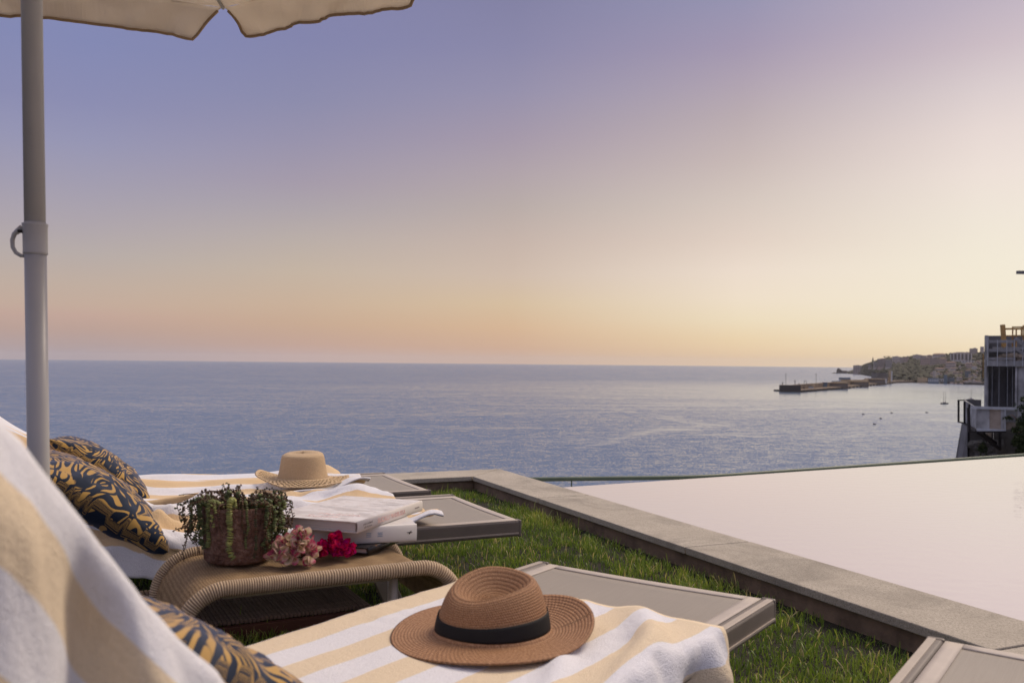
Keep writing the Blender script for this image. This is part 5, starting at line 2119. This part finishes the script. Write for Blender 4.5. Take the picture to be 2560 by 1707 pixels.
# old fort at the pier root and its tower
p = wpt(2200, 950, 2330)
fort = thing('fort', 'grey stone fort with bushes on top at the root of the breakwater', 'fort', p)
a, b = wpt(2190, 950, 2330), wpt(2217, 932, 2330)
MB().prism([(a.x - p.x, -6), (b.x - p.x, -6), (b.x - p.x, 30), (a.x - p.x, 30)], -10, b.z - p.z).build('wall', simple('fort_stone', (.15, .135, .125), .9, .3, .05), fort)
mb = MB()
for k in range(14):
    mb.blob((random.uniform(a.x, b.x) - p.x, random.uniform(0, 20), b.z - p.z + random.uniform(0, 2)), random.uniform(2, 4.2), k, 1, .4)
tag(mb.build('bushes_on_top', M_wood, fort), kind='stuff')
a, b = wpt(2223, 948, 2340), wpt(2230, 927, 2340)
twr = thing('watch_tower', 'slim yellow and white tower beside the stone fort', 'tower', (a.x, 2340, a.z))
MB().box(((b.x - a.x) * .25, 0, (b.z - a.z) / 2 - 3), ((b.x - a.x) * .5, 6, b.z - a.z + 6)).build('shaft', M_cream_b, twr)
MB().box(((b.x - a.x) * .76, 0, (b.z - a.z) / 2 - 3), ((b.x - a.x) * .45, 6, b.z - a.z + 5)).build('shaft', M_white_b, twr)
# masts on the breakwater
for lab, X, Y0, Y1, lamp in (('tall lamp mast on the head of the breakwater', 1964.5, 935.5, 964, True), ('tall lamp mast halfway along the breakwater', 2040, 935.5, 965, True),
                             ('short dark beacon on the head of the breakwater', 1987.3, 950, 964, False), ('thin short pole at the left end of the breakwater', 1956.5, 955, 964, False),
                             ('squat post at the right end of the head block', 1997.5, 958, 964, False)):
    d_ = 1600 if X < 2020 else 1680
    a, b = wpt(X, Y1, d_), wpt(X, Y0, d_)
    m_ = thing('lamp_mast' if lamp else 'beacon_pole', lab, 'lamp post' if lamp else 'pole', a)
    MB().tube([(0, 0, -3), (0, 0, b.z - a.z)], .32 if lamp else .5, 8).build('pole', M_quay_d, m_)
    if lamp:
        MB().box((0, 0, b.z - a.z), (2.6, 1.2, .9)).build('lamp_head', M_quay_d, m_)
    else:
        MB().lathe([(.9, b.z - a.z - 3), (.9, b.z - a.z - .4), (.1, b.z - a.z)], 8).build('beacon_top', M_quay_d, m_)
a = wpt(2013, 972, 1620)
gan = thing('gantry', 'square steel gantry frame next to the head block', 'gantry', a)
b = wpt(2013, 952, 1620)
hh = b.z - a.z
for x in (-1.9, 1.9):
    MB().box((x, 0, hh / 2), (.6, .6, hh)).build('post', M_quay_d, gan)
MB().box((0, 0, hh), (4.6, .8, .7)).build('cross_beam', M_quay_d, gan)

# ------------------------------------------------------------------ boats
M_hull = simple('dark_hull', (.05, .045, .045), .5, .2, 1)
M_hullw = simple('pale_hull', (.35, .33, .32), .5, .1, 1)


def hull(L, B, Hh):
    def fn(u, v):
        x = (u - .5) * L
        e = 1 - abs(2 * u - 1) ** 2.6
        a = (v - .5) * 2
        return (x, a * B / 2 * max(.05, e), (Hh * (abs(a) ** 1.5) * (.8 + .35 * abs(2 * u - 1) ** 2)) - .15)
    mb = MB().grid(fn, 14, 8)
    mb.grid(lambda u, v: ((u - .5) * L * .96, (v - .5) * B * max(.05, 1 - abs(2 * u - 1) ** 2.6) * .95, Hh * .82), 14, 2)
    return mb


def sailboat(label, X, Y, L, yaw, masts, Ht, mat):
    p = onsea(X, Y)
    r = thing('sailing_boat', label, 'sailing boat', p, yaw)
    hull(L, L * .28, L * .13).build('hull', mat, r, smooth=True)
    MB().box((L * .02, 0, L * .155), (L * .35, L * .14, L * .09)).build('cabin', M_hullw, r, bevel=.1)
    for mx in masts:
        MB().tube([(mx * L, 0, L * .1), (mx * L, 0, Ht)], [.22, .16], 6).build('mast', M_quay_d, r)
        MB().tube([(mx * L, 0, L * .22), (mx * L - L * .26, 0, L * .24)], .16, 6).build('boom', M_hullw, r)
    return r


sailboat('two masted sailing boat anchored in the bay', 2361, 1009.5, 10.8, .15, (.12, -.12), 14.5, M_hull)
sailboat('single masted sailing boat behind the balcony of the concrete tower', 2427, 999, 11, .3, (.05,), 14.5, M_hullw)
labs = ['small dark dinghy, leftmost on the bay below the breakwater', 'small dark dinghy between the leftmost one and the sailing boat, farthest of five', 'small dark dinghy nearest the two masted sailing boat',
        'small dark dinghy in the middle of the five', 'small dark dinghy nearest the pool edge']
for lab, (X, Y) in zip(labs, ((2158.5, 1036), (2229, 1032.4), (2317, 1031.4), (2202, 1046.6), (2186.4, 1060.8))):
    p = onsea(X, Y)
    r = thing('dinghy', lab, 'boat', p, random.uniform(-.4, .4), 'dinghies moored in the bay')
    L = 2.7
    hull(L, 1.5, .75).build('hull', M_hull, r, smooth=True)
    MB().box((-.7, 0, .75), (.5, .7, .55)).build('outboard', M_steel, r)

# ================================================================== haze
hz = NT('haze')
hz.n.remove(hz.b)
pv = hz.new('VolumePrincipled', {'Color': (.93, .90, .89, 1), 'Density': 1.9e-5, 'Anisotropy': 0.3})
hz.l.new(pv.outputs[0], hz.n['Material Output'].inputs['Volume'])
hzo = MB().box((0, 0, (170 - 47) / 2), (54000, 54000, 170 + 47)).build('haze', hz.m)
tag(hzo, kind='stuff')
